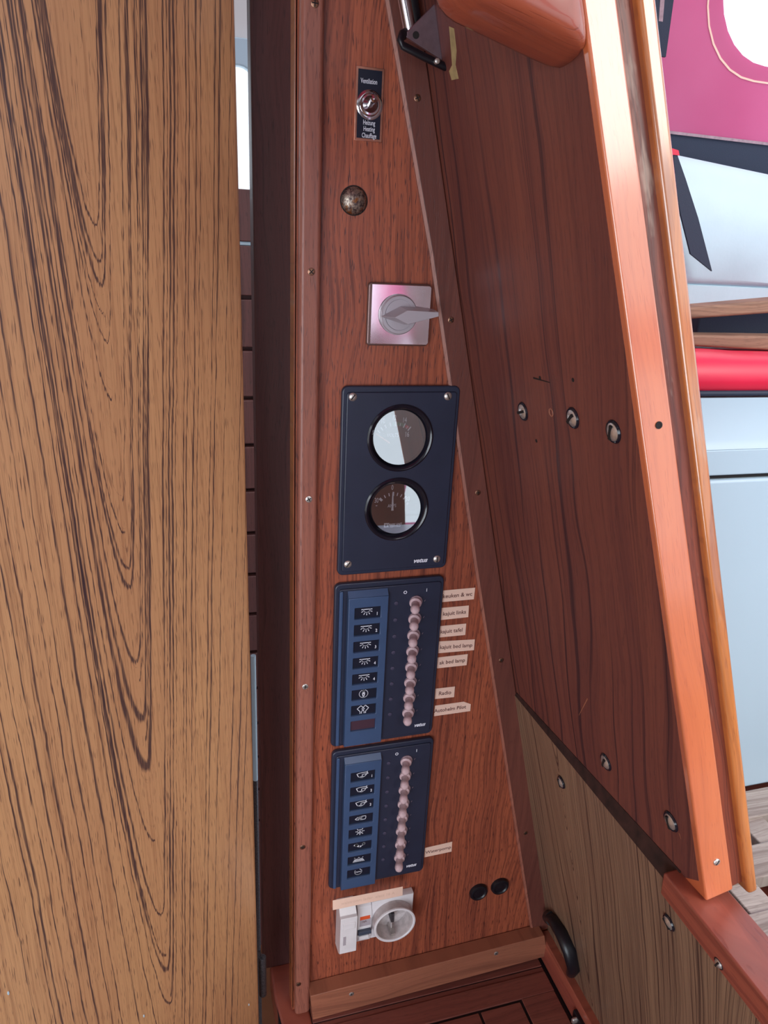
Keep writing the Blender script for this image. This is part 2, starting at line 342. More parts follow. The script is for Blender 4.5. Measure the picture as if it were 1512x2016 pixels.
def screw(kind, loc, nrm, parent, roll=0., r=.004, name='screw', label=None):
    key = (kind, r)
    if key not in SCREW:
        bm = nb(); mats = ['steel', 'slotdark']
        if kind == 'pan': lathe(bm, (0, 0, 0), Z, [(r, -.0006), (r, .0004), (r * .8, r * .32), (r * .4, r * .45), (0, r * .48)], 20)
        elif kind == 'flat': lathe(bm, (0, 0, 0), Z, [(r, -.0006), (r, .0001), (r * .9, .0003), (0, .0003)], 20); mats = ['brass', 'slotdark']
        elif kind == 'steelflat': lathe(bm, (0, 0, 0), Z, [(r, -.0006), (r, .0003), (r * .85, .0006), (0, .0006)], 20)
        elif kind == 'cup':
            lathe(bm, (0, 0, 0), Z, [(r * 1.18, -.0004), (r * 1.18, .0003), (r * 1.05, .0014), (r * .9, .0010)], 28, 1)
            lathe(bm, (0, 0, 0), Z, [(r * .92, 0), (r * .9, .0012), (r * .6, .0026), (r * .3, .0031), (0, .0033)], 28); mats = ['steel', 'blackgloss', 'slotdark']
        h = {'pan': r * .5, 'flat': .0004, 'steelflat': .0007, 'cup': .0034}[kind]; wl = r * (.75 if kind != 'flat' else .8); sw = r * (.17 if kind == 'cup' else .13); si = len(mats) - 1
        if kind == 'cup': box(bm, (-wl, -sw, .0018), (wl, sw, h), si)
        else:
            box(bm, (-wl, -sw, 0), (wl, sw, h), si)
            if kind == 'flat' or kind == 'steelflat': box(bm, (-sw, -wl, 0), (sw, wl, h), si)
        o = obj('screw', bm, mats, None, keep=True); SCREW[key] = o.data; bpy.data.objects.remove(o)
    o = bpy.data.objects.new(name, SCREW[key]); COL.objects.link(o)
    q = V(nrm).to_track_quat('Z', 'Y') @ Matrix.Rotation(roll, 3, 'Z').to_quaternion()
    o.rotation_mode = 'QUATERNION'; o.rotation_quaternion = q; o.parent = parent; o.location = V(loc) - (wloc(parent) if parent else V((0, 0, 0)))
    if label: o['label'] = label
    return o
def struct(name, bm, mat, parent=None, **kw):
    o = obj(name, bm, mat, parent, keep=True, **kw)
    if not parent: o['kind'] = 'structure'
    return o
# ================================================================== SETTING
TOP = 1.95
def cornerx(z): return A0.x + (A0.z - z) * (-UW.x / UW.z)
# panel bulkhead
pts = [(.106, 0, .47), (cornerx(.47), 0, .47), (cornerx(TOP), 0, TOP), (.106, 0, TOP)]
wall_back = struct('wall_back', prism(nb(), pts, (0, .02, 0)), 'veneer')
# post at the left of it
px0 = F(577, 1000, .018).x; pxr = F(624, 1100, -.012).x
post = struct('trim_1', box(nb(), (px0, -.012, .478), (pxr, .0, TOP)), 'post', bev=.0045, seg=4)
struct('edge_strip', box(nb(), (px0 + .0002, .0, .478), (.1058, .022, TOP)), 'amber', post, bev=.001)
for px, py in ((620, 6), (613, 535), (608, 983), (601, 1352), (596, 1668), (588, 1938)):
    screw('steelflat' if py in (1352, 983) else 'flat', F(px, py, -.0123), -Y, post, .4 + px, .0032)
# leaning batten along the right
tr = nb()
def zx(px, py, y): p = F(px, py, y); return p
pl = [zx(764, 0, -.0042), zx(851, 500, -.0042), zx(938, 1110, -.0042), zx(1049, 1835, -.0042)]
L0 = pl[0] + (pl[0] - pl[1]) * ((TOP - pl[0].z) / (pl[0].z - pl[1].z))
Lp = [L0] + pl; 
Rp = [V((cornerx(p.z) - .0006, p.y, p.z)) for p in Lp]
base = [V((p.x, 0, p.z)) for p in Lp] ; baseR = [V((p.x, 0, p.z)) for p in Rp]
trimb = nb(); loft(trimb, Lp + Rp[::-1], base + baseR[::-1])
trim2 = struct('trim_2', trimb, 'trim', bev=.0015, seg=2)
ledge = nb()
for a, b in zip(Lp, Lp[1:]):
    o1, o2 = V((-.0020, .0012, 0)), V((.0006, -.0005, 0)); prism(ledge, [a + o1, a + o2, b + o2, b + o1], (0, .003, 0))
struct('edge_bead', ledge, 'post', trim2)
for px, py in ((822, 193), (888, 630), (941, 970), (987, 1300), (1035, 1640)): screw('flat', F(px, py, -.0044), -Y, trim2, px, .003)
# ---- aft wall
def wp(y, z, o=0.): p = A0 + UW * ((z - A0.z) / UW.z) + NW * o; return V((p.x, y, p.z))
sA, sB = WL(1017, 1365), WL(1338, 1717)
def eAt(z): return E1 + EW * ((z - E1.z) / EW.z)
et = eAt(TOP)
pts = [wp(0, TOP), wp(0, sA.z - .01), V(sB) + UW * .01 + Y * .006, V(E2) + Y * .006, et + Y * .006]
upper = prism(nb(), [p + NW * .0 for p in pts], NW * .020)
wall_right = struct('wall_right', prism(nb(), [wp(.0, .30, .008), wp(.0, .93, .008), wp(-.31, .935, .008), wp(-1.25, .935, .008), wp(-1.25, .30, .008)], NW * .015), 'ply')
ub = struct('upper_board', upper, 'teakdark', wall_right)
# lower panel stands proud: front face at o=-.003 (corner) .. -.008 (near)
s2A, s2B = WL(1011, 1366, -.003), WL(1320, 1747, -.008)
fr = [wp(0, .30, -.003), V((s2A.x, 0, s2A.z)), s2B, wp(-1.25, s2B.z - .01, -.008), wp(-1.25, .30, -.008)]
bk = [p + NW * (.011 if i < 2 else .016) for i, p in enumerate(fr)]
lowp = nb(); loft(lowp, fr, bk)
lo = struct('lower_panel', lowp, ['lower', 'ply'], wall_right)
for p_ in lo.data.polygons:
    if abs(p_.normal.dot(NW)) < .5: p_.material_index = 1
# dark upper edge strip of the lower panel
eb = nb(); e_a, e_b = WL(1017, 1364, -.0005), WL(1340, 1716, -.0005)
loft(eb, [s2A, e_a, e_b, s2B], [p + NW * .003 for p in (s2A, e_a, e_b, s2B)])
struct('panel_edge', eb, 'ply', wall_right)
for px, py, rr in ((1030, 810, .3), (1128, 823, .75), (1208, 850, 1.3), (1193, 1500, 1.2), (1321, 1617, 1.9)):
    screw('cup', WL(px, py, -.0003), -NW, wall_right, rr, .0070)
for px, py, rr in ((1105, 1540, 2.), (1317, 1816, 2.6)): screw('cup', WL(px, py, -.0075 if px > 1200 else -.005), -NW, wall_right, rr, .0060)
for px, py in ((1056, 868), (1063, 744), (1128, 748)):
    b_ = nb(); lathe(b_, WL(px, py, -.0001), -NW, [(.0017, -.001), (.0015, .0002), (0, .0002)], 12); struct('screw_hole', b_, 'slotdark', wall_right, )
b_ = nb(); lathe(b_, WL(1085, 812, -.0001), -NW, [(.0022, 0), (.0026, .0004), (.0034, .0004), (.0036, 0)], 16); struct('filler_ring', b_, 'batten', wall_right)
for (a, b) in (((1157, 1375), (1140, 1408)), ((1050, 744), (1082, 753)), ((1337, 1640), (1341, 1652))):
    p1, p2 = WL(*a, -.0002), WL(*b, -.0002); d = (p2 - p1).normalized().cross(NW) * .0007
    struct('scratch', prism(nb(), [p1 - d, p1 + d, p2 + d * .4, p2 - d * .4], -NW * .0001), 'batten' if a[0] != 1050 else 'slotdark', wall_right, smooth=0)
# opening frame: near post, recessed channel, outer bead
def strip(o0, o1, f0, f1, zt, zb):
    a = lambda z, o, f: eAt(z) + NW * o + FW * f
    return loft(nb(), [a(zt, o0, f0), a(zt, o1, f0), a(zt, o1, f1), a(zt, o0, f1)], [a(zb, o0, f0), a(zb, o1, f0), a(zb, o1, f1), a(zb, o0, f1)])
def tap(oT0, oT1, oB0, oB1, f0, f1, zt, zb):
    a = lambda z, o, f: eAt(z) + NW * o + FW * f
    return loft(nb(), [a(zt, oT0, f0), a(zt, oT1, f0), a(zt, oT1, f1), a(zt, oT0, f1)], [a(zb, oB0, f0), a(zb, oB1, f0), a(zb, oB1, f1), a(zb, oB0, f1)])
zpb = .956
frame = struct('trim_3', tap(.0003, .0185, .0003, .0245, -.03, .0, TOP, zpb), 'orange', bev=.0018, seg=3)
ch = struct('trim_4', tap(.0185, .033, .0245, .0375, -.03, -.007, TOP, zpb - .004), 'slot')
bd = tap(.033, .046, .0375, .0465, -.03, -.001, TOP, zpb - .012)
bead = struct('trim_5', bd, 'amber', bev=.003, seg=3)
b_ = nb(); lathe(b_, EL(1297, 837, .0002), FW, [(.0024, 0), (.0024, .0004), (.0014, .0004), (.0013, .0002), (0, .0002)], 16); struct('plugged_hole', b_, 'slotdark', frame)
screw('pan', EL(1411, 1697, .0002), FW, frame, 1., .0027)
# cap rail over the sill
capf = [V((.360, -.2925, .9225)), V((.3515, -.2995, .9535)), V((.372, -.2995, .9555)), V((.3945, -.2995, .950)), V((.3945, -.2995, .925))]
cap = struct('trim_6', prism(nb(), capf, (0, -1.0, 0)), 'redtrim', bev=.0022, seg=3)
gp = WL(1417, 1896, -.0115); screw('cup', gp, -NW, cap, 1.2, .0040)
# ---- step ledge with inlaid planks
ZL = .475
floorb = struct('floor', box(nb(), (.088, -.30, ZL - .035), (.47, .068, ZL - .0015)), 'rubber')
def plank(x0, y0, x1, y1, m_='deck', dz=0., bev=.0008, nm='plank', z0=ZL - .02): return struct(nm, box(nb(), (x0, y0, z0), (x1, y1, ZL + dz)), m_, floorb, bev=bev)
struct('plank', prism(nb(), [V((.086, .068, ZL - .04)), V((.086, .02, ZL - .04)), V((.090, -.018, ZL - .04)), V((.102, -.30, ZL - .04)), V((.129, -.30, ZL - .04)), V((.129, .068, ZL - .04))], (0, 0, .04)), 'redtrim', floorb, bev=.004, seg=4)
plank(.129, -.0236, .455, .0)
plank(.129, -.0315, .455, -.0246, dz=-.001)
plank(.129, -.0605, .4545, -.032, dz=.0004)
plank(.4055, -.30, .4540, -.0608, dz=.0004)
plank(.3450, -.30, .4015, -.0640, dz=.0004)
plank(.2300, -.30, .3415, -.0640, dz=.0004)
plank(.129, -.30, .2265, -.0640, dz=.0004)
# batten at the foot of the bulkhead
p1, p2, p3, p4 = F(611, 1962, -.02), F(1061, 1845, -.02), F(1063, 1886, -.02), F(616, 2009, -.02)
p3.z = max(p3.z, ZL); p4.z = ZL; p3.x = cornerx(p3.z) - .016; p2.x = cornerx(p2.z) - .016
bat = struct('baseboard_back', prism(nb(), [p1, p2, p3, p4], (0, .0195, 0)), 'batten', bev=.001)
screw('steelflat', F(692, 1957, -.0203), -Y, bat, .3, .0032); screw('steelflat', F(977, 1877, -.0203), -Y, bat, .9, .0032)
b_ = nb(); q1, q2 = G(1055, 1853, .505), None
struct('baseboard_right', box(nb(), (cornerx(.505) - .017, -.30, ZL), (cornerx(.505) + .002, -.0015, .513)), 'redtrim', bev=.0015)
bkx = F(1040, 1840, -.0005)
b_ = nb(); struct('drain_notch', prism(nb(), [F(1030, 1834, -.0004), F(1046, 1829, -.0004), F(1048, 1842, -.0004), F(1032, 1846, -.0004)], (0, .0003, 0)), 'slotdark', wall_back)
# jamb behind the post and the compartment beyond the door
jx0, jx1 = F(507, 1050, .065).x, .125
jamb = struct('trim_7', box(nb(), (jx0, .065, ZL - .001), (jx1, .09, TOP)), 'jamb', bev=.002)
# ---- the big open door (left)
uL = -.62
def dpt(u, z, o): return DE + DD * u + DN * o + Z * z
def doorprof(z):
    P = []
    r = .012; th = .026
    e = -.002 - .0075 * (z - .36) / 1.24
    P += [dpt(uL, z, 0)]
    for i in range(9): a = R(90 - 90 * i / 8 * 1.0); P.append(dpt(e - r + r * math.cos(a) , z, -r + r * math.sin(a)))
    P += [dpt(e, z, -th), dpt(uL, z, -th)]
    return P
db = nb(); loft(db, doorprof(.36), doorprof(1.93))
door = struct('door_1', db, 'door', smooth=60)
hp = F(517, 1915, -.022)
hg = nb(); hx_, hy_ = DE.x + .006, DE.y + .012
hbase = V((F(517, 1915, hy_).x, hy_, 0)); zt, zb = F(517, 1884, hy_).z, F(517, 1958, hy_).z
lathe(hg, (hbase.x, hy_, zb), Z, [(0, 0), (.0042, 0), (.0046, .001), (.0046, zt - zb - .001), (.0042, zt - zb), (0, zt - zb)], 20)
h_ = struct('hinge', hg, 'hinge', door)
tube_ = nb(); tube(tube_, [(hbase.x - .001, hy_, zt - .002), (hbase.x - .002, hy_, zt + .006), (hbase.x - .0035, hy_, zt + .012)], .0012, 8)
struct('hinge_pin', tube_, 'hinge', door)
for px, py in ((490, 1978), (283, 2000), (16, 1955)):
    p = DP(px, py); b_ = nb(); lathe(b_, p + DN * .0003, DN, [(.0012, -.001), (.001, .0002), (0, .0003)], 10, sq=(.6, 1.6)); struct('paint_fleck', b_, 'gel', door)
# compartment beyond: dark planked wall with a bright window
wf = nb(); YF = .55
wy = lambda px, py: F(px, py, YF)
wz0, wz1 = wy(485, 436).z, wy(480, 128).z
z = .2; k = 0
wall_far = struct('wall_far', box(nb(), (-1.4, YF + .02, -.1), (.9, YF + .03, wz0 - .02)), 'jamb')
box_ = nb(); box(box_, (-1.4, YF + .02, wz1 + .02), (.9, YF + .03, TOP)); struct('upper_wall', box_, 'liner', wall_far)
box_ = nb(); box(box_, (.205, YF + .02, wz0 - .02), (.9, YF + .03, wz1 + .02)); struct('side_wall', box_, 'liner', wall_far)
while z < wz0 - .02:
    struct('plank', box(nb(), (-.3, YF, z), (.6, YF + .018, z + .075)), 'jamb', wall_far, bev=.002); z += .081
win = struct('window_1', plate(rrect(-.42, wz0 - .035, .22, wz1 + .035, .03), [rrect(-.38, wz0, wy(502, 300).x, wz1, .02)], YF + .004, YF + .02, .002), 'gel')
struct('pane', box(nb(), (-.39, YF + .012, wz0 - .005), (wy(502, 300).x + .005, YF + .015, wz1 + .005)), 'film', win)
pl_ = F(503, 1290, .3), F(503, 1535, .3)
pt = thing('white_pipe', (pl_[1].x, .3, -.1), 'thin white pipe seen through the gap between striped door and dark jamb', 'pipe')
b_ = nb(); tube(b_, [(pl_[1].x, .3, pl_[1].z), (pl_[1].x, .3, pl_[0].z)], .004, 12); obj('pipe', b_, 'gel', pt)
b_ = nb(); lathe(b_, (pl_[1].x, .3, -.1), Z, [(0, 0), (.004, 0), (.004, pl_[1].z + .1), (0, pl_[1].z + .1)], 12); obj('lower_length', b_, 'hinge', pt)
# ---- unseen shell of the cabin: headliner, far sides, sole
cb_ = nb()
for lo_, hi_ in (((-1.62, -2.02), (-.62, .6)), ((-.62, -2.02), (.12, -1.15)), ((-.62, -.12), (.12, .6))): box(cb_, (*lo_, TOP), (*hi_, TOP + .03))
struct('ceiling', cb_, 'liner')
struct('wall_left', box(nb(), (-1.65, -2.02, -.1), (-1.62, .6, TOP)), 'floor')
struct('wall_front', box(nb(), (-1.62, -2.05, -.1), (.42, -2.02, TOP)), 'liner')
struct('reflection_board', box(nb(), (.43, -2.05, -.1), (.675, -2.03, 1.15)), 'floor', bev=.002)  # unseen brown board, added so the amp gauge glass reflects brown
struct('floor_cabin', box(nb(), (-1.62, -2.02, -.13), (.9, .6, -.1)), 'floor')
struct('wall_right_forward', prism(nb(), [wp(-1.25, .0), wp(-1.15, TOP), wp(-2.02, TOP), wp(-2.02, .0)], NW * .02), 'teakdark')
# ================================================================== COCKPIT
Y1 = -.065; xs = .33
zf = F(1450, 1531, Y1).z
def cz_(py, y, px=1450): return F(px, py, y).z
# seat locker
t = thing('seat_locker', (1.0, Y1 + .2, zf), 'white moulded cockpit seat locker with a recessed lid joint under the red cushion', 'locker')
zt = cz_(786, Y1); zr0, zr1 = cz_(869, Y1), cz_(885, Y1); zg0, zg1 = cz_(936, Y1), cz_(944, Y1)
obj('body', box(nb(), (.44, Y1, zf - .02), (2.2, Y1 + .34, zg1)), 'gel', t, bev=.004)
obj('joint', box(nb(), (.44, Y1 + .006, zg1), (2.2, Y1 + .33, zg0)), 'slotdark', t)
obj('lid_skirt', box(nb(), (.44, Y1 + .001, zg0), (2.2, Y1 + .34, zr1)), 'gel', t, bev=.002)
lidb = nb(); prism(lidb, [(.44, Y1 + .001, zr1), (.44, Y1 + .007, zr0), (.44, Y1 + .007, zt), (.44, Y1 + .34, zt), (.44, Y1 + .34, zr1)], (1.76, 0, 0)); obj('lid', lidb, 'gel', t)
# red cushion
zc1 = cz_(698, Y1 + .015)
t = thing('seat_cushion', (1.0, Y1 + .2, zt), 'flat red vinyl cushion lying on the white seat locker', 'cushion')
cb = nb(); N_ = 24
xs0, xs1 = .46, 1.9
def cush(bm):
    rows = []
    for i in range(N_ + 1):
        x = xs0 + (xs1 - xs0) * i / N_; h = zc1 - zt - .004; wv = .004 * math.sin(i * 1.1) + .002 * math.sin(i * 2.7)
        prof = [(Y1 + .012, zt + .004), (Y1 + .006, zt + .010), (Y1 + .004, zt + h * .5), (Y1 + .008, zt + h * .85), (Y1 + .03, zt + h + .003 + wv), (Y1 + .12, zt + h - .002), (Y1 + .32, zt + h - .004), (Y1 + .335, zt + .01), (Y1 + .33, zt + .003)]
        rows.append([bm.verts.new((x, a, b)) for a, b in prof])
    for A, B in zip(rows, rows[1:]):
        for j in range(len(A)): bm.faces.new((A[j], A[(j + 1) % len(A)], B[(j + 1) % len(A)], B[j]))
    bm.faces.new(rows[0]); bm.faces.new(rows[-1][::-1]); return bm
obj('cover', cush(cb), 'redvinyl', t, smooth=60)
b_ = nb(); tube(b_, [(xs0, Y1 + .0085, zt + .0045), (xs1, Y1 + .0085, zt + .0045)], .0028, 8); obj('piping', b_, 'strap', t)
# boards on the cushion
yb = Y1 + .06
def board(pa, pb, y, dpt_, tilt, label, nm):
    (x1, t1, b1), (x2, t2, b2) = pa, pb
    a, b, c, d = F(x1, t1, y), F(x2, t2, y), F(x2, b2, y), F(x1, b1, y)
    ex = lambda p, q: q + (q - p) * 1.6; b, c = ex(a, b), ex(d, c)
    L_ = lambda p, q: p - (q - p) * .05
    a, d = L_(a, b), L_(d, c)
    t = thing(nm, ((a + c) / 2).to_tuple(), label, 'board', 'teak boards laid over the red cushion')
    obj('plank', prism(nb(), [a, b, c, d], (0, dpt_, tilt)), 'weatheredx', t, bev=.003, seg=2)
    r0, r1 = (a * .75 + d * .25), (b * .75 + c * .25)
    return t
board((1367, 659, 682), (1512, 661, 690), yb, .03, 0, 'lower teak board lying just above the red cushion', 'teak_board')
board((1365, 604, 628), (1512, 591, 617), yb + .004, .03, 0, 'upper teak board with a chipped edge, tilted over the lower board', 'teak_board')
sp_ = nb(); q = F(1470, 655, yb + .1)
t = thing('gap_shade_block', (q.x, yb + .1, q.z), 'dark block holding the two teak boards apart', 'block')  # dark filler standing for the shaded gap between the boards
obj('block', box(nb(), (F(1368, 640, yb + .05).x, yb + .045, zc1 + .003), (1.25, yb + .12, cz_(612, yb + .05))), 'strap', t, bev=.003)
for (py0, py1) in ((682, 700),):
    pass
# white vinyl backrest
Y2 = Y1 + .36
t = thing('backrest_panel', (1.0, Y2, cz_(600, Y2)), 'padded white vinyl coaming panel behind the black strap', 'panel')
def sheetpts(tops, bots, y0, y1):
    pass
va, vb, vc, vd = F(1338, 303, Y2 + .04), F(1512, 340, Y2 + .04), F(1512, 596, Y2), F(1345, 604, Y2)
sl = (vb - va) / (vb.x - va.x); x9 = 3.2
bv = nb(); rows = []
for i in range(25):
    x = va.x - .12 + (x9 - va.x + .12) * i / 24; ztop = va.z + sl.z * (x - va.x); zb_ = vc.z - .10
    h = ztop - zb_; zc_s = F(1450, 563, Y2).z
    prof = [(Y2 + .0, zb_), (Y2, zc_s - .002), (Y2 + .004, zc_s), (Y2 - .001, zc_s + .003), (Y2 - .004, zb_ + h * .45), (Y2 + .0, zb_ + h * .7), (Y2 + .015, zb_ + h * .9), (Y2 + .035, ztop - .004), (Y2 + .05, ztop), (Y2 + .09, ztop), (Y2 + .09, zb_)]
    rows.append([bv.verts.new((x, a, b)) for a, b in prof])
for A, B in zip(rows, rows[1:]):
    for j in range(len(A)): bv.faces.new((A[j], A[(j + 1) % len(A)], B[(j + 1) % len(A)], B[j]))
bv.faces.new(rows[0]); bv.faces.new(rows[-1][::-1])
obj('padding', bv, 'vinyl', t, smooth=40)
# strap
Ys = Y2 - .03
sp = [(1326, 300), (1334, 306), (1350, 352), (1375, 430), (1402, 534), (1360, 500), (1340, 420), (1330, 360)]
P = [F(a, b, Ys) for a, b in sp]
t = thing('webbing_strap', P[1].to_tuple(), 'black webbing strap with a slanted cut end hanging over the white panel', 'strap')
obj('webbing', prism(nb(), P, (0, .003, 0)), 'strap', t)
obj('stitched_tab', prism(nb(), [F(1318, 290, Ys - .001), F(1336, 296, Ys - .001), F(1338, 306, Ys - .001), F(1318, 304, Ys - .001)], (0, .005, 0)), 'redvinyl', t)
# canvas enclosure
Y3 = Y2 + .12; tiltd = V((0, -.25, 1)).normalized()
def CV(px, py, o=0.): return PL(px, py, V((0, Y3 - o, F(1450, 260, Y3).z)), V((0, 1, .25)).normalized())
c1, c2 = CV(1325, 262), CV(1512, 284); cs = (c2 - c1) / (c2.x - c1.x)
t = thing('spray_hood', (c1.x + .3, Y3, c1.z), 'pink-red canvas cockpit tent with clear vinyl window above the white panel', 'canvas')
def lerpx(x): return c1 + cs * (x - c1.x)
up = V((0, -.25, 1)).normalized(); HT = 1.35
# side canvas with a window opening (built in its own plane, local x / height)
Wc = CV(1404, 0); ww = CV(1512, 105)
x0w = CV(1408, 10).x; b0 = CV(1512, 100)
def loc(p): q = p - lerpx(p.x); return p.x, q.dot(up)
wx0, _ = loc(CV(1407, 5)); _, wz = loc(CV(1500, 98))
cu_out = [(c1.x - .10, 0), (3.2, 0), (3.2, HT), (c1.x - .10, HT)]
hole = rrect(wx0, wz - .02, wx0 + 1.25, wz + .62, .12, 8)
me = plate(cu_out, [hole], -.0015, .0015); 
for v in me.vertices:
    b_ = lerpx(v.co.x); h = v.co.z; n_ = Y.copy(); v.co = b_ + up * h + V((0, v.co.y, 0))
obj('side_canvas', me, 'canvas', t, smooth=0)
me = plate(rrect(wx0 - .02, wz - .04, wx0 + 1.27, wz + .64, .13, 8), [], .0022, .0034)
for v in me.vertices: v.co = lerpx(v.co.x) + up * v.co.z + V((0, v.co.y, 0))
obj('clear_window', me, 'film', t, smooth=0)
o_ = rrect(wx0 - .022, wz - .042, wx0 + 1.272, wz + .642, .13, 8); i_ = rrect(wx0 - .0195, wz - .0395, wx0 + 1.2695, wz + .6395, .128, 8)
me = plate(o_, [i_], -.0025, -.0017)
for v in me.vertices: v.co = lerpx(v.co.x) + up * v.co.z + V((0, v.co.y, 0))
obj('stitching', me, 'paper', t, smooth=0)
me = plate([(c1.x - .10, -.16), (3.2, -.16), (3.2, .0), (c1.x - .10, .0)], [], .000, .003)
for v in me.vertices: v.co = lerpx(v.co.x) + up * v.co.z + V((0, v.co.y, 0))
obj('lower_band', me, 'strap', t, smooth=0)
me = plate([(c1.x - .10, -.002), (3.2, -.002), (3.2, .002), (c1.x - .10, .002)], [], -.003, -.001)
for v in me.vertices: v.co = lerpx(v.co.x) + up * v.co.z + V((0, v.co.y, 0))
obj('band_stitching', me, 'bootc', t, smooth=0)
# roof and unseen far side of the tent
r0 = lerpx(c1.x - .10) + up * HT; r1 = lerpx(3.2) + up * HT; farY = -2.1
b_ = nb(); prev = None
for i in range(13):
    a = i / 12 * .3; y = r0.y + (farY - r0.y) * a; zz = math.sin(a * math.pi) * .18
    cur = [b_.verts.new((r0.x, y, r0.z + zz)), b_.verts.new((r1.x, y, r1.z + zz))]
    if prev: b_.faces.new((prev[0], prev[1], cur[1], cur[0]))
    prev = cur
obj('roof_canvas', b_, 'canvas', t, smooth=60)
hb = nb(); prev = None  # unseen canvas over the hatch, added to redden light on the door
for i in range(13):
    a_ = i / 12; y = .25 - 2.1 * a_; zz = 2.12 + .16 * math.sin(a_ * math.pi)
    cur = [hb.verts.new((-.75, y, zz - .06)), hb.verts.new((.70, y, zz + .06))]
    if prev: hb.faces.new((prev[0], prev[1], cur[1], cur[0]))
    prev = cur
obj('unseen_hood_top', hb, 'hood', t, smooth=60)
me = plate([(.56, .9), (2.3, .9), (2.3, 1.80), (.56, 1.80)], [[(.66, .96), (1.9, .96), (1.9, 1.60), (.84, 1.60), (.70, 1.12)]], farY, farY + .003)  # unseen canvas, outline shaped for the gauge and switch plate reflections
obj('reflected_far_canvas', me, 'canvas', t, smooth=0)
me = plate([(.64, .95), (1.91, .95), (1.91, 1.61), (.83, 1.61), (.68, 1.12)], [], farY + .0032, farY + .004); obj('reflected_far_window', me, 'film', t, smooth=0)  # unseen window, added as the bright area the gauge glass reflects
# frame upright beside the post (dark)
a, b, c, d = CV(1290, 0, .05), CV(1326, 0, .05), CV(1311, 112, .05), CV(1298, 60, .05)
t = thing('canvas_flap', b.to_tuple(), 'dark grey zipped canvas flap hanging beside the companionway post top', 'canvas')
a2, b2 = CV(1270, -150, .05), CV(1350, -170, .05)
obj('flap', prism(nb(), [a2, b2, c, V(c) + X * -.08], (0, .004, 0)), 'strap', t)
obj('zip', prism(nb(), [V(b2) + V((-.03, -.002, 0)), V(b2) + V((-.022, -.002, 0)), V(c) + V((-.012, -.002, 0.01)), V(c) + V((-.018, -.002, .01))], (0, .002, 0)), 'bootc', t)
# far seat opposite, cockpit sole, grating
t = thing('far_seat_locker', (1.3, -1.55, zf), 'white moulded seat locker on the near side of the cockpit', 'locker')
obj('body', box(nb(), (.44, -1.75, zf - .02), (2.2, -1.25, .96)), 'gel', t, bev=.01)
obj('lid', box(nb(), (.44, -1.75, .964), (2.2, -1.245, .985)), 'gel', t, bev=.006)
struct('floor_cockpit', box(nb(), (.47, -1.8, zf - .10), (2.4, .42, zf - .06)), 'redtrim')
struct('wall_cockpit_end', box(nb(), (2.2, -2.0, zf - .1), (2.25, .42, 1.35)), 'gel')
g = thing('teak_grating', (1.0, -.65, zf - .06), 'weathered grey teak floor grating seen past the sill at lower right', 'grating')
g0 = zf - .02
ys = [F(1500, yy, 0) for yy in ()]
y = Y1 - .004; i = 0; 
while y > -.9:
    obj('slat', box(nb(), (.455, y - .042, g0 - .018), (1.5, y, g0)), 'weathered', g, bev=.002); y -= .078
x = .47
while x < 1.5:
    obj('cross_slat', box(nb(), (x, -.9, g0 - .030), (x + .036, Y1 - .004, g0 - .004)), 'weathered', g, bev=.002); x += .085
# ================================================================== FITTINGS ON THE PANEL
# ventilation / heating toggle
tx0, tx1, tz0, tz1 = .1559, .1800, 1.4925, 1.5468; tcx = (tx0 + tx1) / 2
t = thing('heater_switch', (tcx, 0, tz0), 'black toggle switch plate with copper edge reading Ventilation and Heating', 'switch')
obj('plate', plate([(tx0, tz0), (tx1, tz0), (tx1, tz1), (tx0, tz1)], [], -.0012, 0, .0003), 'copper', t)
obj('face', plate([(tx0 + .0019, tz0 + .0019), (tx1 - .0019, tz0 + .0019), (tx1 - .0019, tz1 - .0019), (tx0 + .0019, tz1 - .0019)], [], -.00135, -.0011), 'card', t)
tc = F(728, 206.5, -.002)
b_ = nb(); lathe(b_, (tc.x, -.0012, tc.z), -Y, [(.0112, 0), (.0112, .0006), (.0095, .0012), (.0086, .0012), (.0086, .0022), (.0078, .0030), (.0064, .0032), (.0060, .0018), (0, .0018)], 36); obj('ring_nut', b_, 'chrome', t)
b_ = nb(); p0 = V((tc.x, -.003, tc.z)); p1 = F(738, 192, -.018)
lathe(b_, p0, p1 - p0, [(0, 0), (.0026, 0), (.0024, .004), (.0033, (p1 - p0).length * .8), (.0035, (p1 - p0).length * .93), (.0024, (p1 - p0).length * 1.04), (0, (p1 - p0).length * 1.07)], 20); obj('lever', b_, 'chrome', t)
for s_, py in (('Ventilation', 160.5), ('Heizung', 242), ('Heating', 254.5), ('Chauffage', 267.5)):
    q = F(726.6, py, -.0014); text(s_, .0052, (q.x, -.00142, q.z), 'white', t, sx=.62, off=.00003)
# rusty dome
q = F(696.5, 395)
t = thing('domed_cap', (q.x, 0, q.z), 'corroded round domed metal cap below the heater switch', 'cap')
b_ = nb(); lathe(b_, (q.x, 0, q.z), -Y, [(.0115, 0), (.0112, .0008), (.0095, .0028), (.007, .0044), (.004, .0054), (0, .0058)], 36)
def rust():
    k = T('corroded_metal'); o = k.n('TexCoord').outputs['Object']
    n1 = k.n('TexNoise', {'Vector': o, 'Scale': 330., 'Detail': 5., 'Roughness': .7}).outputs['Fac']
    n2 = k.n('TexNoise', {'Vector': o, 'Scale': 130., 'Detail': 4.}).outputs['Fac']
    col = k.mix(k.mr(n1, .4, .62), s2l((84, 68, 70)), s2l((190, 176, 160))); col = k.mix(k.mr(n2, .56, .64), col, s2l((150, 96, 56)))
    k.P(Base_Color=col, Metallic=.75, Roughness=k.mr(n1, .3, .7, .5, .25)); k.bump(n1, .5, .0008); return k.m
MT['rust'] = rust(); obj('dome', b_, 'rust', t, smooth=60)
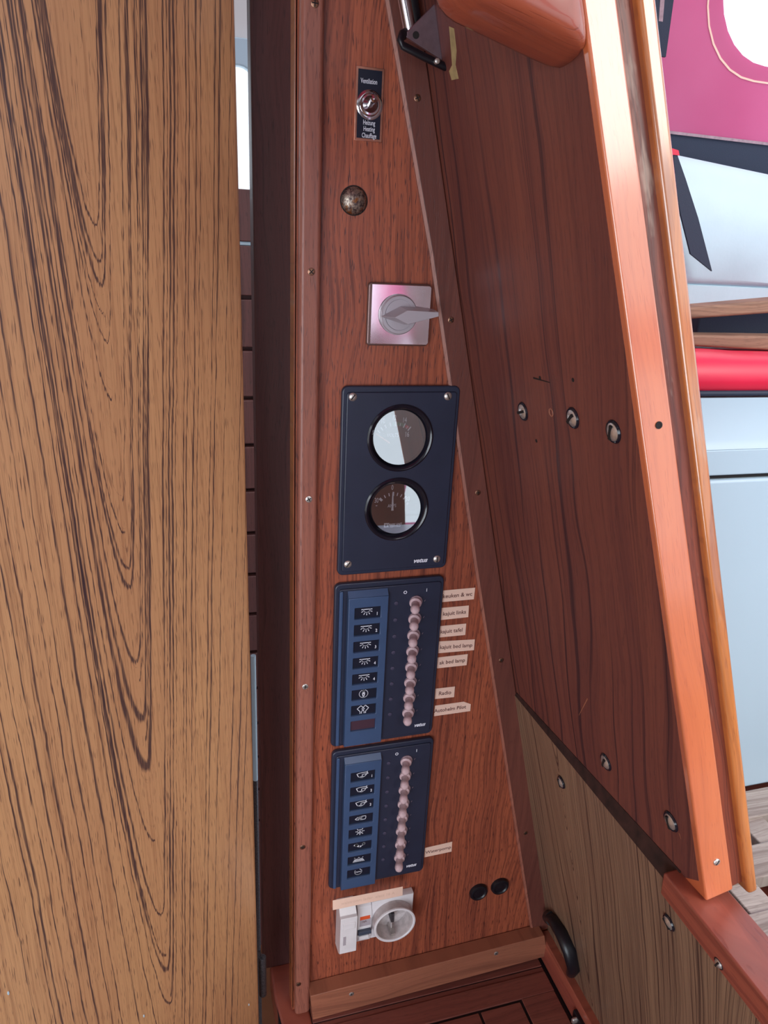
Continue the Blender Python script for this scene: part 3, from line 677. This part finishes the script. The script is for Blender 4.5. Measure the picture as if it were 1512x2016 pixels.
b_ = nb(); lathe(b_, (q.x, 0, q.z), -Y, [(.0122, 0), (.0122, .0005), (.0114, .0007)], 36); obj('rim', b_, 'slotdark', t)
# battery switch
t = thing('battery_switch', (.2025, 0, 1.3235), 'square chrome battery switch plate with grey rotary pointer knob', 'switch')
obj('back_frame', plate(rrect(.1722, 1.3240, .2316, 1.3796, .003), [], -.005, 0, .0012), 'plateframe', t)
a = F(729, 558.5, -.0058); b = F(841.5, 679, -.0058)
me = plate(rrect(a.x, b.z, b.x, a.z, .0025), [], -.0062, -.0035, .0004); cxm = (a.x + b.x) / 2
for v in me.vertices: v.co.y += (v.co.x - cxm) * -.045
obj('plate', me, 'plate', t)
kc = F(786, 620, -.010)
b_ = nb(); lathe(b_, (kc.x, -.0062, kc.z), -Y, [(.0182, 0), (.0182, .0012), (.0172, .0018), (.0172, .0045), (.0165, .0055), (.0140, .0055), (.0132, .0048), (0, .0048)], 48); obj('knob_disc', b_, 'knobgrey', t)
def kp(pts, y): return [F(560 + a / 3.78, 480 + b / 3.78, y) for a, b in pts]
topf = kp([(822, 548), (916, 496), (1148, 509), (1149, 542), (921, 600)], -.026)
basf = kp([(712, 541), (858, 466), (1005, 470), (1110, 486), (1120, 500), (884, 600)], -.011)
b_ = nb(); tv = [b_.verts.new(p) for p in topf]; bv_ = [b_.verts.new(p) for p in basf]
b_.faces.new(tv); b_.faces.new(bv_[::-1])
for f in ((tv[0], bv_[0], bv_[1], tv[1]), (tv[1], bv_[1], bv_[2]), (tv[1], bv_[2], bv_[3], tv[2]), (tv[2], bv_[3], bv_[4], tv[3]), (tv[3], bv_[4], bv_[5], tv[4]), (tv[4], bv_[5], bv_[0], tv[0])): b_.faces.new(f)
obj('pointer_knob', b_, 'knobgrey', t, bev=.0005, smooth=20)
for px, py, bd_ in ((820, 583, '2'), (818, 660, '1')):
    q = F(px, py, -.0063); text(bd_, .004, (q.x, -.0063, q.z), 'plateframe', t)
# engine gauge panel
def panel(x0, x1, z0, z1, nm, label, cat, group=None, holes=(), holes2=None):
    t = thing(nm, ((x0 + x1) / 2, 0, z0), label, cat, group)
    obj('frame', plate(rrect(x0, z0, x1, z1, .006), [h for h in holes], -.0058, 0, .0014, 2), 'black', t)
    obj('front_plate', plate(rrect(x0 + .0042, z0 + .004, x1 - .0036, z1 - .0055, .003), [h for h in holes], -.0076, -.0048, .0010, 2), 'black', t)
    return t
g1 = (.2090, 1.2364); g2 = (.2092, 1.1630); GR = .0325
t = panel(.1502, .2684, 1.0935, 1.2868, 'gauge_panel', 'dark navy panel with round volt and amp gauges', 'gauge panel', None, [circ(g1[0], g1[1], GR - .001), circ(g2[0], g2[1], GR - .001)])
for px, py, rr in ((694.6, 781.5, .9), (882, 780, 2.), (860, 1100.5, 1.5), (684.8, 1111, .95)):
    q = F(px, py, -.0078); screw('pan', (q.x, -.0076, q.z), -Y, t, rr, .0040)
text('vetus', .0068, F(827, 1103.5, -.0077), 'white', t, sx=1.05, shear=.35, off=.00022, name='maker_lettering')
def gauge(c, nm, dr, tilt=0., tz_=.10):
    cx, cz2 = c
    b_ = nb(); lathe(b_, (cx, 0, cz2), -Y, [(GR + .0012, .0066), (GR + .0010, .0084), (GR - .0006, .0094), (GR - .0022, .0088), (GR - .0030, .0080), (dr + .0012, .0040), (dr + .0004, .0022), (dr, .0012), (dr, .0004)], 64)
    g = obj('gauge_bezel', b_, 'blackgloss', t, smooth=50)
    b_ = nb(); lathe(b_, (cx, 0, cz2), -Y, [(0, .0006), (dr + .001, .0006)], 64); obj('dial_face', b_, 'dial', g)
    b_ = nb()
    lathe(b_, (cx, -.0056 if tilt else -.0052, cz2), V((tilt, -1, tz_)), [(dr - .0002, 0), (0, 0)], 64); obj('gauge_glass', b_, 'glass', g, smooth=0)
    return g
GY = -.00075
def ticks(g, cx, cz2, specs):
    for ang, r0, r1, wd, mt in specs:
        a = R(ang); d = V((math.sin(a), 0, math.cos(a))); p_ = V((math.cos(a), 0, -math.sin(a))) * wd / 2; o = V((cx, GY, cz2))
        obj('scale_mark', prism(nb(), [o + d * r0 - p_, o + d * r0 + p_, o + d * r1 + p_, o + d * r1 - p_], (0, -.0001, 0)), mt, g, smooth=0)
def Q3(x, y): q = F(640 + x / 5.04, 740 + y / 5.04, GY); return V((q.x, GY, q.z))
ga = gauge(g1, 'volt', .0270)
gc = Q3(690, 700)
# green / red arc of the volt meter
def arc(g, c, r0, r1, a0, a1, mt, n=14):
    b_ = nb(); pr = None
    for i in range(n + 1):
        a = R(a0 + (a1 - a0) * i / n); d = V((math.sin(a), 0, math.cos(a))); cur = (b_.verts.new(c + d * r0), b_.verts.new(c + d * r1))
        if pr: b_.faces.new((pr[0], pr[1], cur[1], cur[0]))
        pr = cur
    obj('scale_arc', b_, mt, g, smooth=0)
rr_ = (Q3(688, 475) - gc).length
arc(ga, gc + V((0, .00005, 0)), rr_ - .0018, rr_ + .0016, -8, 22, 'green'); arc(ga, gc + V((0, .00005, 0)), rr_ - .0016, rr_ + .0012, 26, 36, 'red')
ticks(ga, gc.x, gc.z, [(a, rr_ - (.0022 if k % 2 else .0026), rr_ + (.001 if k % 2 else .0022), .0005 if k % 2 else .0011, 'white') for k, a in enumerate((0, 12, 23, 32, 39))] + [(a, rr_ - .002, rr_ + .0018, .0009, 'white') for a in (-14, -27, -38, -48)])
for s_, x, y_ in (('12', 688, 417), ('14', 790, 440), ('16', 813, 582), ('10', 573, 450), ('8', 470, 560)): text(s_, .0074, Q3(x, y_), 'white', ga, sx=.62)
text('VOLTS', .0052, Q3(672, 590), 'white', ga, sx=.78)
ped = MT['needle'] = plain('pale_orange_needle', (220, 170, 150), .5)
p1, p2 = Q3(640, 665), Q3(500, 570); d = (p2 - p1).normalized().cross(Y) * .0007
obj('needle', prism(nb(), [p1 - d, p1 + d, p2 + d * .5, p2 - d * .5], (0, -.0006, 0)), 'needle', ga, smooth=0)
gb = gauge(g2, 'amp', .0258, -.045, .14)
gc = Q3(668, 1340)
rb = (Q3(668, 1172) - gc).length
ticks(gb, gc.x, gc.z, [(0, rb - .0022, rb + .0022, .0017, 'white'), (-14, rb - .0018, rb + .0015, .0009, 'white'), (-29, rb - .0018, rb + .0015, .0010, 'white'), (-45, rb - .002, rb + .0018, .0024, 'white'), (14, rb - .0018, rb + .0015, .0009, 'white'), (28, rb - .0018, rb + .0015, .0010, 'white'), (42, rb - .002, rb + .0018, .0012, 'white')])
for s_, x, y_ in (('0', 668, 1110), ('30', 510, 1238), ('30', 818, 1222)): text(s_, .0074, Q3(x, y_), 'white', gb, sx=.62)
text('-', .007, Q3(510, 1283), 'white', gb); text('+', .006, Q3(818, 1268), 'white', gb); text('AMPS', .0050, Q3(664, 1290), 'white', gb, sx=.75)
text('VDO', .0001, Q3(0, 0), 'white', gb) if False else None
p1, p2 = Q3(667, 1335), Q3(672, 1165); d = (p2 - p1).normalized().cross(Y) * .0011
obj('needle', prism(nb(), [p1 - d, p1 + d, p2 + d * .45, p2 - d * .45], (0, -.0006, 0)), 'white', gb, smooth=0)
text('MARK UNIT', .0030, Q3(697, 1473), 'white', gb, sx=.9, off=.0001); text('ZIJERVELD', .0030, Q3(695, 1490), 'white', gb, sx=.85, off=.0001)
a, b = Q3(585, 1462), Q3(635, 1502)
obj('emblem', plate([(a.x, b.z), (b.x, b.z), (b.x - .0016, (a.z + b.z) / 2), (b.x, a.z), (a.x, a.z)], [circ((a.x * .6 + b.x * .4), (a.z + b.z) / 2 - .0002, .0012, 12)], GY - .0001, GY), 'white', gb, smooth=0)
# breaker panels
def stroke(bm, pts, w_, y, close=False):
    pts = list(pts)
    if close: pts.append(pts[0])
    for (x0, z0), (x1, z1) in zip(pts, pts[1:]):
        d = V((x1 - x0, 0, z1 - z0)); L = d.length
        if L < 1e-7: continue
        d.normalize(); n_ = V((-d.z, 0, d.x)) * w_ / 2; a, b = V((x0, y, z0)) - d * w_ * .3, V((x1, y, z1)) + d * w_ * .3
        bm.faces.new([bm.verts.new(p) for p in (a - n_, b - n_, b + n_, a + n_)])
def arcp(cx, cz2, r, a0, a1, n=14, sx=1., sz=1.): return [(cx + r * sx * math.cos(R(a0 + (a1 - a0) * i / n)), cz2 + r * sz * math.sin(R(a0 + (a1 - a0) * i / n))) for i in range(n + 1)]
def sym(kind, cx, cz2, y, parent):
    b_ = nb(); s = .00105; w_ = .00075; f = lambda P: [(cx + a * s, cz2 + b * s) for a, b in P]
    if kind == 'lamp':
        stroke(b_, f([(-5.4, 3.4), (5.4, 3.4)]), w_ * 1.2, y); stroke(b_, f(arcp(0, 3.4, 3.4, 180, 360)), w_, y)
        for a in (-155, -120, -90, -60, -25):
            c_, s_ = math.cos(R(a)), math.sin(R(a)); stroke(b_, f([(4.4 * c_, 3.1 + 4.4 * s_), (6.1 * c_, 3.1 + 6.1 * s_)]), w_, y)
    elif kind == 'compass':
        stroke(b_, f(arcp(0, 0, 4.6, 112, 428, 26)), w_, y); stroke(b_, f([(0, 4.4), (1.3, 0), (0, -4.4), (-1.3, 0)]), w_ * 1.2, y, True); stroke(b_, f([(0, 3.5), (0, 0)]), w_ * 2.4, y)
    elif kind == 'wires':
        stroke(b_, f([(-3, -5), (-3, -2.6), (-6.2, 1), (-2.2, 4.6), (1.6, .4), (.2, -1), (-1.2, .4), (2.4, 4.6), (6.2, 1), (3, -2.6), (3, -5)]), w_, y)
        stroke(b_, f([(-1.4, -5), (-1.4, -2.8), (0, -1.2), (1.4, -2.8), (1.4, -5)]), w_, y)
    elif kind == 'bilge':
        stroke(b_, f([(-6, 2.8), (-2, 3.8), (5, 3.9)]), w_, y); stroke(b_, f([(-6, 2.8), (-4.2, -1.2), (0, -3), (3.6, -.8), (5, 2.2)]), w_ * 1.2, y)
        stroke(b_, f([(0, -2), (0, 1.4), (5.6, 1.9)]), w_, y)
        b_.faces.new([b_.verts.new((cx + a * s, y, cz2 + b * s)) for a, b in ((-4.2, -1.2), (3.4, -1.0), (0, -3.4))]); b_.faces.new([b_.verts.new((cx + a * s, y, cz2 + b * s)) for a, b in ((5, .7), (7.2, 2.2), (5, 3.6))])
        stroke(b_, f([(5.4, 3.2), (5.9, 4.8)]), w_, y)
    elif kind == 'boat':
        stroke(b_, f([(-6.3, -.6), (-3.5, 1.4), (1, 2.4), (5.8, 2.4), (6.2, .4), (5.6, -2), (1, -2.4), (-4, -1.9)]), w_, y, True)
        stroke(b_, f(arcp(-.6, 0, 2.2, 0, 360, 18)), w_, y, True); stroke(b_, f(arcp(-.6, 0, 1.2, 0, 360, 14)), w_, y, True); stroke(b_, f([(-.6, -.9), (-.6, .9)]), w_, y)
    elif kind == 'nav':
        stroke(b_, f(arcp(0, .6, 2.8, 0, 360, 20)), w_, y, True); stroke(b_, f([(0, 3.2), (0, -4)]), w_, y); stroke(b_, f([(0, .6), (-2, -1)]), w_, y); stroke(b_, f([(0, .6), (2, -1)]), w_, y)
        for a in (5, 50, 130, 175, 225, 315):
            c_, s_ = math.cos(R(a)), math.sin(R(a)); stroke(b_, f([(3.7 * c_, .6 + 3.7 * s_), (5.0 * c_, .6 + 5 * s_)]), w_, y)
    elif kind == 'pump':
        stroke(b_, f([(-6.6, 1.2), (-4.8, .2), (-4.8, 2.2)]), w_, y, True); stroke(b_, f(arcp(-3.2, 1, 1.2, 0, 360, 12)), w_ * 2, y, True); stroke(b_, f([(-1.6, -.4), (0, -1.6), (1.6, -1.4)]), w_ * 3, y)
        stroke(b_, f([(1.6, -1.2), (3.4, -.6), (5, .8)]), w_, y); stroke(b_, f(arcp(5, 1.6, 1.3, 0, 360, 12)), w_ * 1.6, y, True)
    elif kind == 'deck':
        for sgn in (-1, 1):
            stroke(b_, f(arcp(sgn * 2.6, 2.6, 2.3, 190, 350, 10)), w_, y)
        for i in range(11): a = -1 + i / 5; stroke(b_, f([(a * 4.4, -.4), (a * 6.6, -4)]), w_ * .8, y)
        stroke(b_, f([(-4.8, 2.4), (-6.8, -4)]), w_ * .1, y)
    elif kind == 'water':
        stroke(b_, f(arcp(0, .4, 4.2, 150, 390, 22)), w_ * 1.3, y); stroke(b_, f([(-3, -.2), (-1.8, .6), (-.6, -.4), (.6, .6), (1.8, -.2), (3, .6)]), w_ * 1.2, y)
        stroke(b_, f([(3.6, 2.4), (1.8, 4)]), w_, y)
    obj('symbol', b_, 'white', parent, smooth=0)
BLK = -.0135
def tog(t, x, z):
    b_ = nb(); c = V((x, -.0076, z)); ax = V((-.36, -1, -.08)).normalized()
    lathe(b_, c, -Y, [(.0072, 0), (.0072, .0012), (.0060, .0022), (.0050, .0024), (0, .0024)], 28, 0); g_ = obj('toggle_collar', b_, 'bootc', t)
    b_ = nb(); lathe(b_, c + V((-.0006, -.001, 0)), ax, [(.0064, 0), (.0064, .0030), (.0050, .0040), (.0036, .0046)], 24); obj('boot_skirt', b_, 'boot', g_)
    b_ = nb(); lathe(b_, c + V((-.0006, -.001, 0)), ax, [(.0044, .002), (.0041, .0075), (.0044, .0105), (.0049, .0135), (.0049, .0160), (.0038, .0188), (.0018, .0201), (0, .0204)], 24); obj('toggle_knob', b_, 'boot', g_, smooth=60)
def breaker(x0, x1, z0, z1, bx0, bx1, bz0, bz1, sx0, sx1, sz, pitch, hh, lev, ledx, kinds, nums, nm, label, oi, vt, blank=()):
    t = panel(x0, x1, z0, z1, nm, label, 'switch panel', 'circuit breaker panels')
    holes = [rrect(sx0, sz - i * pitch - hh / 2, sx1, sz - i * pitch + hh / 2, .0004, 1) for i in range(8)]
    yo = BLK
    # raised ridge left of the label block
    obj('side_ridge', box(nb(), (x0 + .0045, -.0096, z0 + .003), (x0 + .0085, -.0060, z1 - .007)), 'blackblock', t, bev=.0014)
    blk = obj('label_block', plate([(bx0, bz0), (bx1, bz0), (bx1, bz1), (bx0, bz1)], holes, yo, -.0050, .0008), 'blackblock', t)
    b_ = nb(); loft(b_, [V((bx0, yo + .0002, bz1 - .001)), V((bx1, yo + .0002, bz1 - .001)), V((bx1, -.0072, bz1 - .001)), V((bx0, -.0072, bz1 - .001))], [V((bx0, -.0078, bz1 + .006)), V((bx1, -.0078, bz1 + .006)), V((bx1, -.0072, bz1 + .006)), V((bx0, -.0072, bz1 + .006))]); obj('block_slope', b_, 'blackblock', t)
    for i in range(8):
        z = sz - i * pitch; b_ = nb(); box(b_, (sx0 - .001, yo + .0022, z - hh / 2 - .001), (sx1 + .001, yo + .0030, z + hh / 2 + .001))
        cd_ = obj('label_card', b_, 'cardblank' if i in blank else 'card', t, smooth=0)
        if i not in blank: sym(kinds[i], (sx0 + sx1) / 2 + (-.0006 if nums[i] else -.0004), z - .0002, yo + .00205, cd_)
        if nums[i]: text(nums[i], .0050, (sx1 - .0033, yo + .0020, z - .0028), 'white', cd_, sx=.8, off=.0001)
        b_ = nb(); box(b_, (sx0 + .0002, yo - .0003, z - hh / 2 - .0012), (sx1 - .0002, yo + .001, z - hh / 2 - .0003)); obj('slot_sill', b_, 'blackblock', t, bev=.0002)
    n = 8
    for i in range(n):
        z = lev[1] + (lev[2] - lev[1]) * i / 7; tog(t, lev[0], z)
        b_ = nb(); zl = z + .0002; lathe(b_, (ledx, -.0076, zl), -Y, [(.0022, 0), (.0021, .0008), (.0012, .0010), (.0011, .0005), (0, .0005)], 16); obj('indicator_hole', b_, 'led', t)
        b_ = nb(); stroke(b_, [(lev[0] + .0098, z - .0006), (lev[0] + .0108, z + .0010)], .0004, -.00775); obj('position_mark', b_, 'bootc', t, smooth=0)
    text('O', .0050, (oi[0], -.0077, oi[2]), 'white', t, off=.00012); text('I', .0055, (oi[1], -.0077, oi[2] + .0006), 'white', t, off=.00005)
    text('vetus', .0066, (vt[0], -.0077, vt[1]), 'white', t, sx=.95, shear=.35, off=.0002, name='maker_lettering')
    return t
breaker(.1480, .2678, .8832, 1.0838, .1612, .2040, .8870, 1.0700, .1680, .1960, 1.0520, .01986, .0130, (.2362, 1.0572, .9185), .2142,
        ['lamp'] * 5 + ['compass', 'wires', 'lamp'], ['1', '2', '3', '4', '4', '', '', ''], 'breaker_panel', 'upper navy switch panel with lamp symbols and blank bottom slot', (.2238, .2478, 1.0690), (.2508, .8985), (7,))
breaker(.1497, .2712, .6745, .8762, .1632, .2060, .6775, .8622, .1704, .1990, .8430, .02042, .0132, (.2378, .8512, .7078), .2162,
        ['bilge'] * 3 + ['boat', 'nav', 'pump', 'deck', 'water'], ['1', '2', '2', '', '', '', '', ''], 'breaker_panel', 'lower navy switch panel with boat and pump symbols, just above the white socket', (.2256, .2498, .8622), (.2534, .6895))
# paper strips
def label(pts, s_, sx, off, lab, size=.0062, ink='ink', y=-.0003, adv=.5, vadv=.52, grp='paper tags beside the switch panels'):
    P = [F(a, b, y) for a, b in pts]; c = sum((p for p in P), V((0, 0, 0))) / len(P)
    t = thing('paper_tag', (c.x, 0, c.z), lab, 'label', grp)
    obj('paper', prism(nb(), P, (0, .00025, 0)), 'paper', t, smooth=0)
    a0 = (P[0] + P[-1]) / 2; a1 = (P[1] + P[-2]) / 2; d = (a1 - a0).normalized()
    q = a0 + (a1 - a0) * adv + (P[-1] - P[0]) * (vadv - .5); text(s_, size, (q.x, y - .00012, q.z), ink, t, ax=d, sx=sx, off=off, th=.00004)
z4 = lambda *p: [(640 + a / 4.725, 1110 + b / 4.725) for a, b in p]; z5 = lambda *p: [(630 + a / 5.04, 1430 + b / 5.04) for a, b in p]; z8 = lambda *p: [(640 + a / 7.56, 1730 + b / 7.56) for a, b in p]
label(z4((1088, 250), (1396, 222), (1384, 330), (1083, 357)), 'keuken & wc', .98, .00008, 'peach paper tag reading keuken & wc, topmost beside the upper switch panel', .0068, adv=.48)
label(z4((1073, 412), (1338, 388), (1332, 496), (1070, 524)), 'kajuit links', .98, .00008, 'peach paper tag reading kajuit links', .0066, adv=.5)
label(z4((1066, 580), (1313, 556), (1304, 662), (1058, 686)), 'kajuit tafel', .98, .00008, 'peach paper tag reading kajuit tafel', .0066, adv=.46)
label(z4((1058, 722), (1393, 703), (1385, 803), (1052, 832)), 'kajuit bed lamp', .98, .00008, 'long peach paper tag reading kajuit bed lamp', .0066, adv=.49)
label(z4((1046, 872), (1328, 840), (1316, 943), (1040, 973)), 'ak bed lamp', .98, .00008, 'peach paper tag reading ak bed lamp', .0066, adv=.5)
label(z4((1028, 1162), (1208, 1142), (1200, 1240), (1022, 1258)), 'Radio', .98, .00008, 'short peach paper tag reading Radio', .0070)
label(z4((1023, 1320), (1290, 1283), (1355, 1306), (1350, 1370), (1013, 1418)), 'Autohelm Pilot', .98, .00008, 'peach paper tag with cut corner at the foot of the upper switch panel', .0066, adv=.48)
label(z5((1042, 1207), (1312, 1145), (1305, 1243), (1036, 1300)), 'Waterpomp', 1.08, .00004, 'peach paper tag reading Waterpomp beside the lower switch panel', .0064)
label([(655, 1773), (793, 1745.5), (792.5, 1763), (655, 1792)], 'walstroom lader  elect 16 A', .95, .0, 'long blank-looking paper strip across the top of the white socket', .0062, 'inkfaint', y=-.0255, adv=.5)
# socket with breaker
t = thing('power_socket', (.21, 0, .58), 'white mains socket with circuit breaker modules at the foot of the panel', 'socket')
yS = -.010
obj('socket_plate', plate([(.2048, .5835), (.2592, .5840), (.2592, .6450), (.2048, .6440)], [circ(.2312, .6135, .0250)], yS, 0, .0008), 'platewh', t)
def ringc(): return V((.2300, 0, .6215))
rc = V((.2318, 0, .6135)); b_ = nb()
lathe(b_, (rc.x, 0, rc.z), -Y, [(.0262, .009), (.0270, .012), (.0272, .0215), (.0262, .0228), (.0244, .0228), (.0236, .0215), (.0234, .004), (.0232, .0015), (0, .0015)], 56); obj('socket_well', b_, 'platedirt', t)
b_ = nb(); lathe(b_, (rc.x, 0, rc.z), -Y, [(.0264, .0212), (.0273, .0222), (.0270, .0236), (.0252, .0240), (.0240, .0232), (.0238, .020)], 56); obj('socket_rim', b_, 'platewh', t)
for s_ in (-1, 1):
    b_ = nb(); box(b_, (rc.x - .003, -.020, rc.z + s_ * .0205 - .0016), (rc.x + .003, -.002, rc.z + s_ * .0205 + .0016)); obj('earth_clip', b_, 'steel', t, bev=.0005)
    b_ = nb(); lathe(b_, (rc.x + s_ * .0095, -.0015, rc.z), -Y, [(.0026, 0), (.0026, .0003), (0, .0003)], 16); obj('pin_hole', b_, 'slotdark', t)
b_ = nb(); box(b_, (rc.x - .0006, -.0105, rc.z - .0235), (rc.x + .0006, -.0015, rc.z + .010)); obj('centre_rib', b_, 'platedirt', t)
b_ = nb(); box(b_, (rc.x - .002, -.014, rc.z - .006), (rc.x + .0022, -.0015, rc.z + .008)); obj('safety_flap', b_, 'hinge', t, bev=.0006)
# middle module
mx0, mx1 = .1860, .2044
mdl = obj('breaker_module', prism(nb(), [(mx0, 0, .5815), (mx0, -.009, .5815), (mx0, -.0125, .590), (mx0, -.0125, .630), (mx0, -.009, .638), (mx0, 0, .6445)], (mx1 - mx0, 0, 0)), 'platewh', t, bev=.0006)
def Q8(x, y_, o): q = F(640 + x / 7.56, 1730 + y_ / 7.56, -o); return q
a = Q8(525, 530, .0127); b = Q8(670, 560, .0127)
obj('orange_mark', box(nb(), (a.x, -.0129, .6215), (b.x, -.0124, .6268)), 'orangep', mdl); text('16A', .0045, ((a.x + b.x) / 2 - .001, -.0128, .6180), 'ink', mdl, sx=.9)
obj('rating_label', box(nb(), (mx0 + .003, -.0127, .6105), (mx1 - .001, -.0124, .6225)), 'inkpale' if 'inkpale' in MT else 'knobgrey', mdl)
obj('breaker_toggle', prism(nb(), [(mx0 + .0006, -.0125, .5965), (mx0 + .0006, -.0185, .6025), (mx0 + .0006, -.0165, .6062), (mx0 + .0006, -.0125, .6060)], (.0165, 0, 0)), 'breakerblue', t, bev=.0005)
obj('toggle_base', box(nb(), (mx0 + .002, -.0150, .5905), (mx0 + .0150, -.012, .5962)), 'platewh', t, bev=.0006)
# left module, standing further out
lx0, lx1 = .1612, .1860
ym = -.0245
lm = obj('residual_current_module', prism(nb(), [(lx0, 0, .5760), (lx0, -.018, .5800), (lx0, ym, .5865), (lx0, ym, .6435), (lx0, ym + .004, .6440), (lx0, -.0130, .6510), (lx0, 0, .6510)], (lx1 - .0036 - lx0, 0, 0)), 'platewh', t, bev=.0006)
obj('test_button', box(nb(), (lx0 + .003, ym - .0012, .626), (lx0 + .0185, ym + .001, .636)), 'platewh', lm, bev=.0008)
obj('side_label', box(nb(), (lx0 + .004, ym - .0002, .600), (lx0 + .0075, ym, .614)), 'knobgrey', lm)
# plugs
for k, (px, py, lab) in enumerate(((943, 1758, 'left of the two round black rubber plugs low on the bulkhead'), (985, 1746.5, 'right of the two round black rubber plugs low on the bulkhead'))):
    q = F(px, py, -.003); t = thing('rubber_plug', (q.x, 0, q.z), lab, 'plug', 'round black plugs')
    b_ = nb(); lathe(b_, (q.x, 0, q.z), -Y, [(.0128, 0), (.0128, .002), (.0118, .0042), (.0095, .0048), (.0080, .0036)], 40); obj('flange', b_, 'rubber', t, smooth=50)
    b_ = nb(); lathe(b_, (q.x, 0, q.z), -Y, [(.0082, .0005), (.0080, .0036), (.0060, .0030), (.0045, .0034), (0, .0036)], 40); obj('centre', b_, 'rubber', t, smooth=50)
# ================================================================== TOP RIGHT FITTINGS
t = thing('stainless_bracket', F(840, 100, -.035).to_tuple(), 'stainless triangular bracket with rubber lower edge at the top corner', 'bracket')
Yb = -.036
tri = [F(*p, Yb) for p in ((799, 73), (801, 62), (857, 5), (866, 2), (892, 122), (890, 132))]
MT['satin'] = plain('satin_stainless', (150, 132, 142), .3, .9, var=.1, vs=200)
obj('plate', prism(nb(), tri, (0, .003, 0)), 'satin', t, bev=.0008)
b_ = nb(); q = F(819, 69, Yb - .0002); lathe(b_, q, -Y, [(.0026, 0), (.0026, .0002), (0, .0002)], 20); obj('bolt_hole', b_, 'slotdark', t)
b_ = nb(); tube(b_, [F(798, 66, Yb + .004), F(791, 70, Yb - .002), F(788, 80, Yb - .004), F(793, 90, Yb - .004), F(835, 112, Yb - .004), F(875, 131, Yb - .004), F(889, 132, Yb - .002)], .0026, 12, flat=1.5); obj('rubber_edge', b_, 'rubber', t, smooth=60)
b_ = nb(); q = F(861, 120, Yb - .01); lathe(b_, q, -Y, [(.002, -.003), (.002, .0005), (.001, .001), (0, .001)], 12); obj('rivet', b_, 'steel', t)
t = thing('chrome_rod', F(800, 40, -.03).to_tuple(), 'upright chrome rod rising from the triangular bracket', 'rod')
a, b = F(808, 66, -.030), F(794, -10, -.030); b = a + (b - a) * 4
b_ = nb(); tube(b_, [a, b], .0050, 20); obj('tube', b_, 'chrome', t, smooth=60)
b_ = nb(); tube(b_, [a + V((.010, .012, 0)), b + V((.010, .012, 0))], .006, 12); obj('backing_channel', b_, 'rubber', t, smooth=60)
P = [WL(*p, -.0004) for p in ((884, 52), (893, 56), (898, 100), (896, 128), (902, 155), (889, 158), (884, 140), (890, 128))]
t = thing('tape_scrap', P[4].to_tuple(), 'scrap of yellowed tape on the dark board under the bracket', 'tape')
obj('tape', prism(nb(), P, NW * .0004), 'tape', t, smooth=0)
# wooden grab block
yk = -.212
t = thing('grab_block', WL(1100, 100, 0).to_tuple(), 'thick rounded varnished hardwood block jutting from the board at top', 'handhold')
gpts = [V(F(a, b, yk)) for a, b in ((842, -150), (846, -60), (851, -10), (860, 16), (874, 33), (892, 46), (915, 57), (960, 78), (1010, 102), (1050, 121), (1078, 133), (1095, 137), (1106, 131), (1109, 117), (1106, 80), (1092, 0), (1072, -150))]
gc_ = F(980, 10, yk); b_ = nb(); layers = []
for dy, sc in ((0., .96), (-.004, 1.), (-.010, 1.), (-.018, .985), (-.026, .95), (-.033, .89), (-.038, .80), (-.041, .68), (-.0425, .5)):
    layers.append([b_.verts.new((gc_.x + (p.x - gc_.x) * sc, yk + dy, gc_.z + (p.z - gc_.z) * (sc if p.z < gc_.z else 1))) for p in gpts])
for A, B in zip(layers, layers[1:]):
    for i in range(len(A)): b_.faces.new((A[i], A[(i + 1) % len(A)], B[(i + 1) % len(A)], B[i]))
b_.faces.new(layers[0]); b_.faces.new(layers[-1][::-1])
MT['grab'] = wood('varnished_grab_wood', (176, 92, 64), (150, 66, 50), (100, 44, 36), Y, UW, .2, .3, .2, 1, .3, .8, .08)
obj('body', b_, 'grab', t, smooth=80)
# black hose by the side strip, latch
P = [WL(1082, 1806, -.004), WL(1092, 1812, -.008), WL(1108, 1840, -.010), WL(1122, 1872, -.010), WL(1131, 1905, -.008), WL(1128, 1912, -.002)]
t = thing('black_hose', P[2].to_tuple(), 'black rubber hose emerging between the side strip and striped panel', 'hose')
b_ = nb(); tube(b_, P, .010, 14, flat=.7); obj('hose', b_, 'rubber', t, smooth=60)
b_ = nb(); tube(b_, [P[0], P[1] * .6 + P[0] * .4], .0095, 14); obj('clamp', b_, 'rubber', t, smooth=60)
q = G(1150, 2005, ZL + .02)
t = thing('catch', (q.x, q.y, ZL), 'small black catch with steel tongue at the bottom edge of the step', 'catch')
obj('base', box(nb(), (q.x - .010, q.y - .02, ZL + .004), (q.x + .004, q.y + .012, ZL + .024)), 'rubber', t, bev=.002)
b_ = nb(); lathe(b_, (q.x - .010, q.y + .002, ZL + .018), -X, [(.004, 0), (.004, .004), (.003, .006), (0, .0065)], 16, sq=(.7, 1.2)); obj('tongue', b_, 'steel', t)
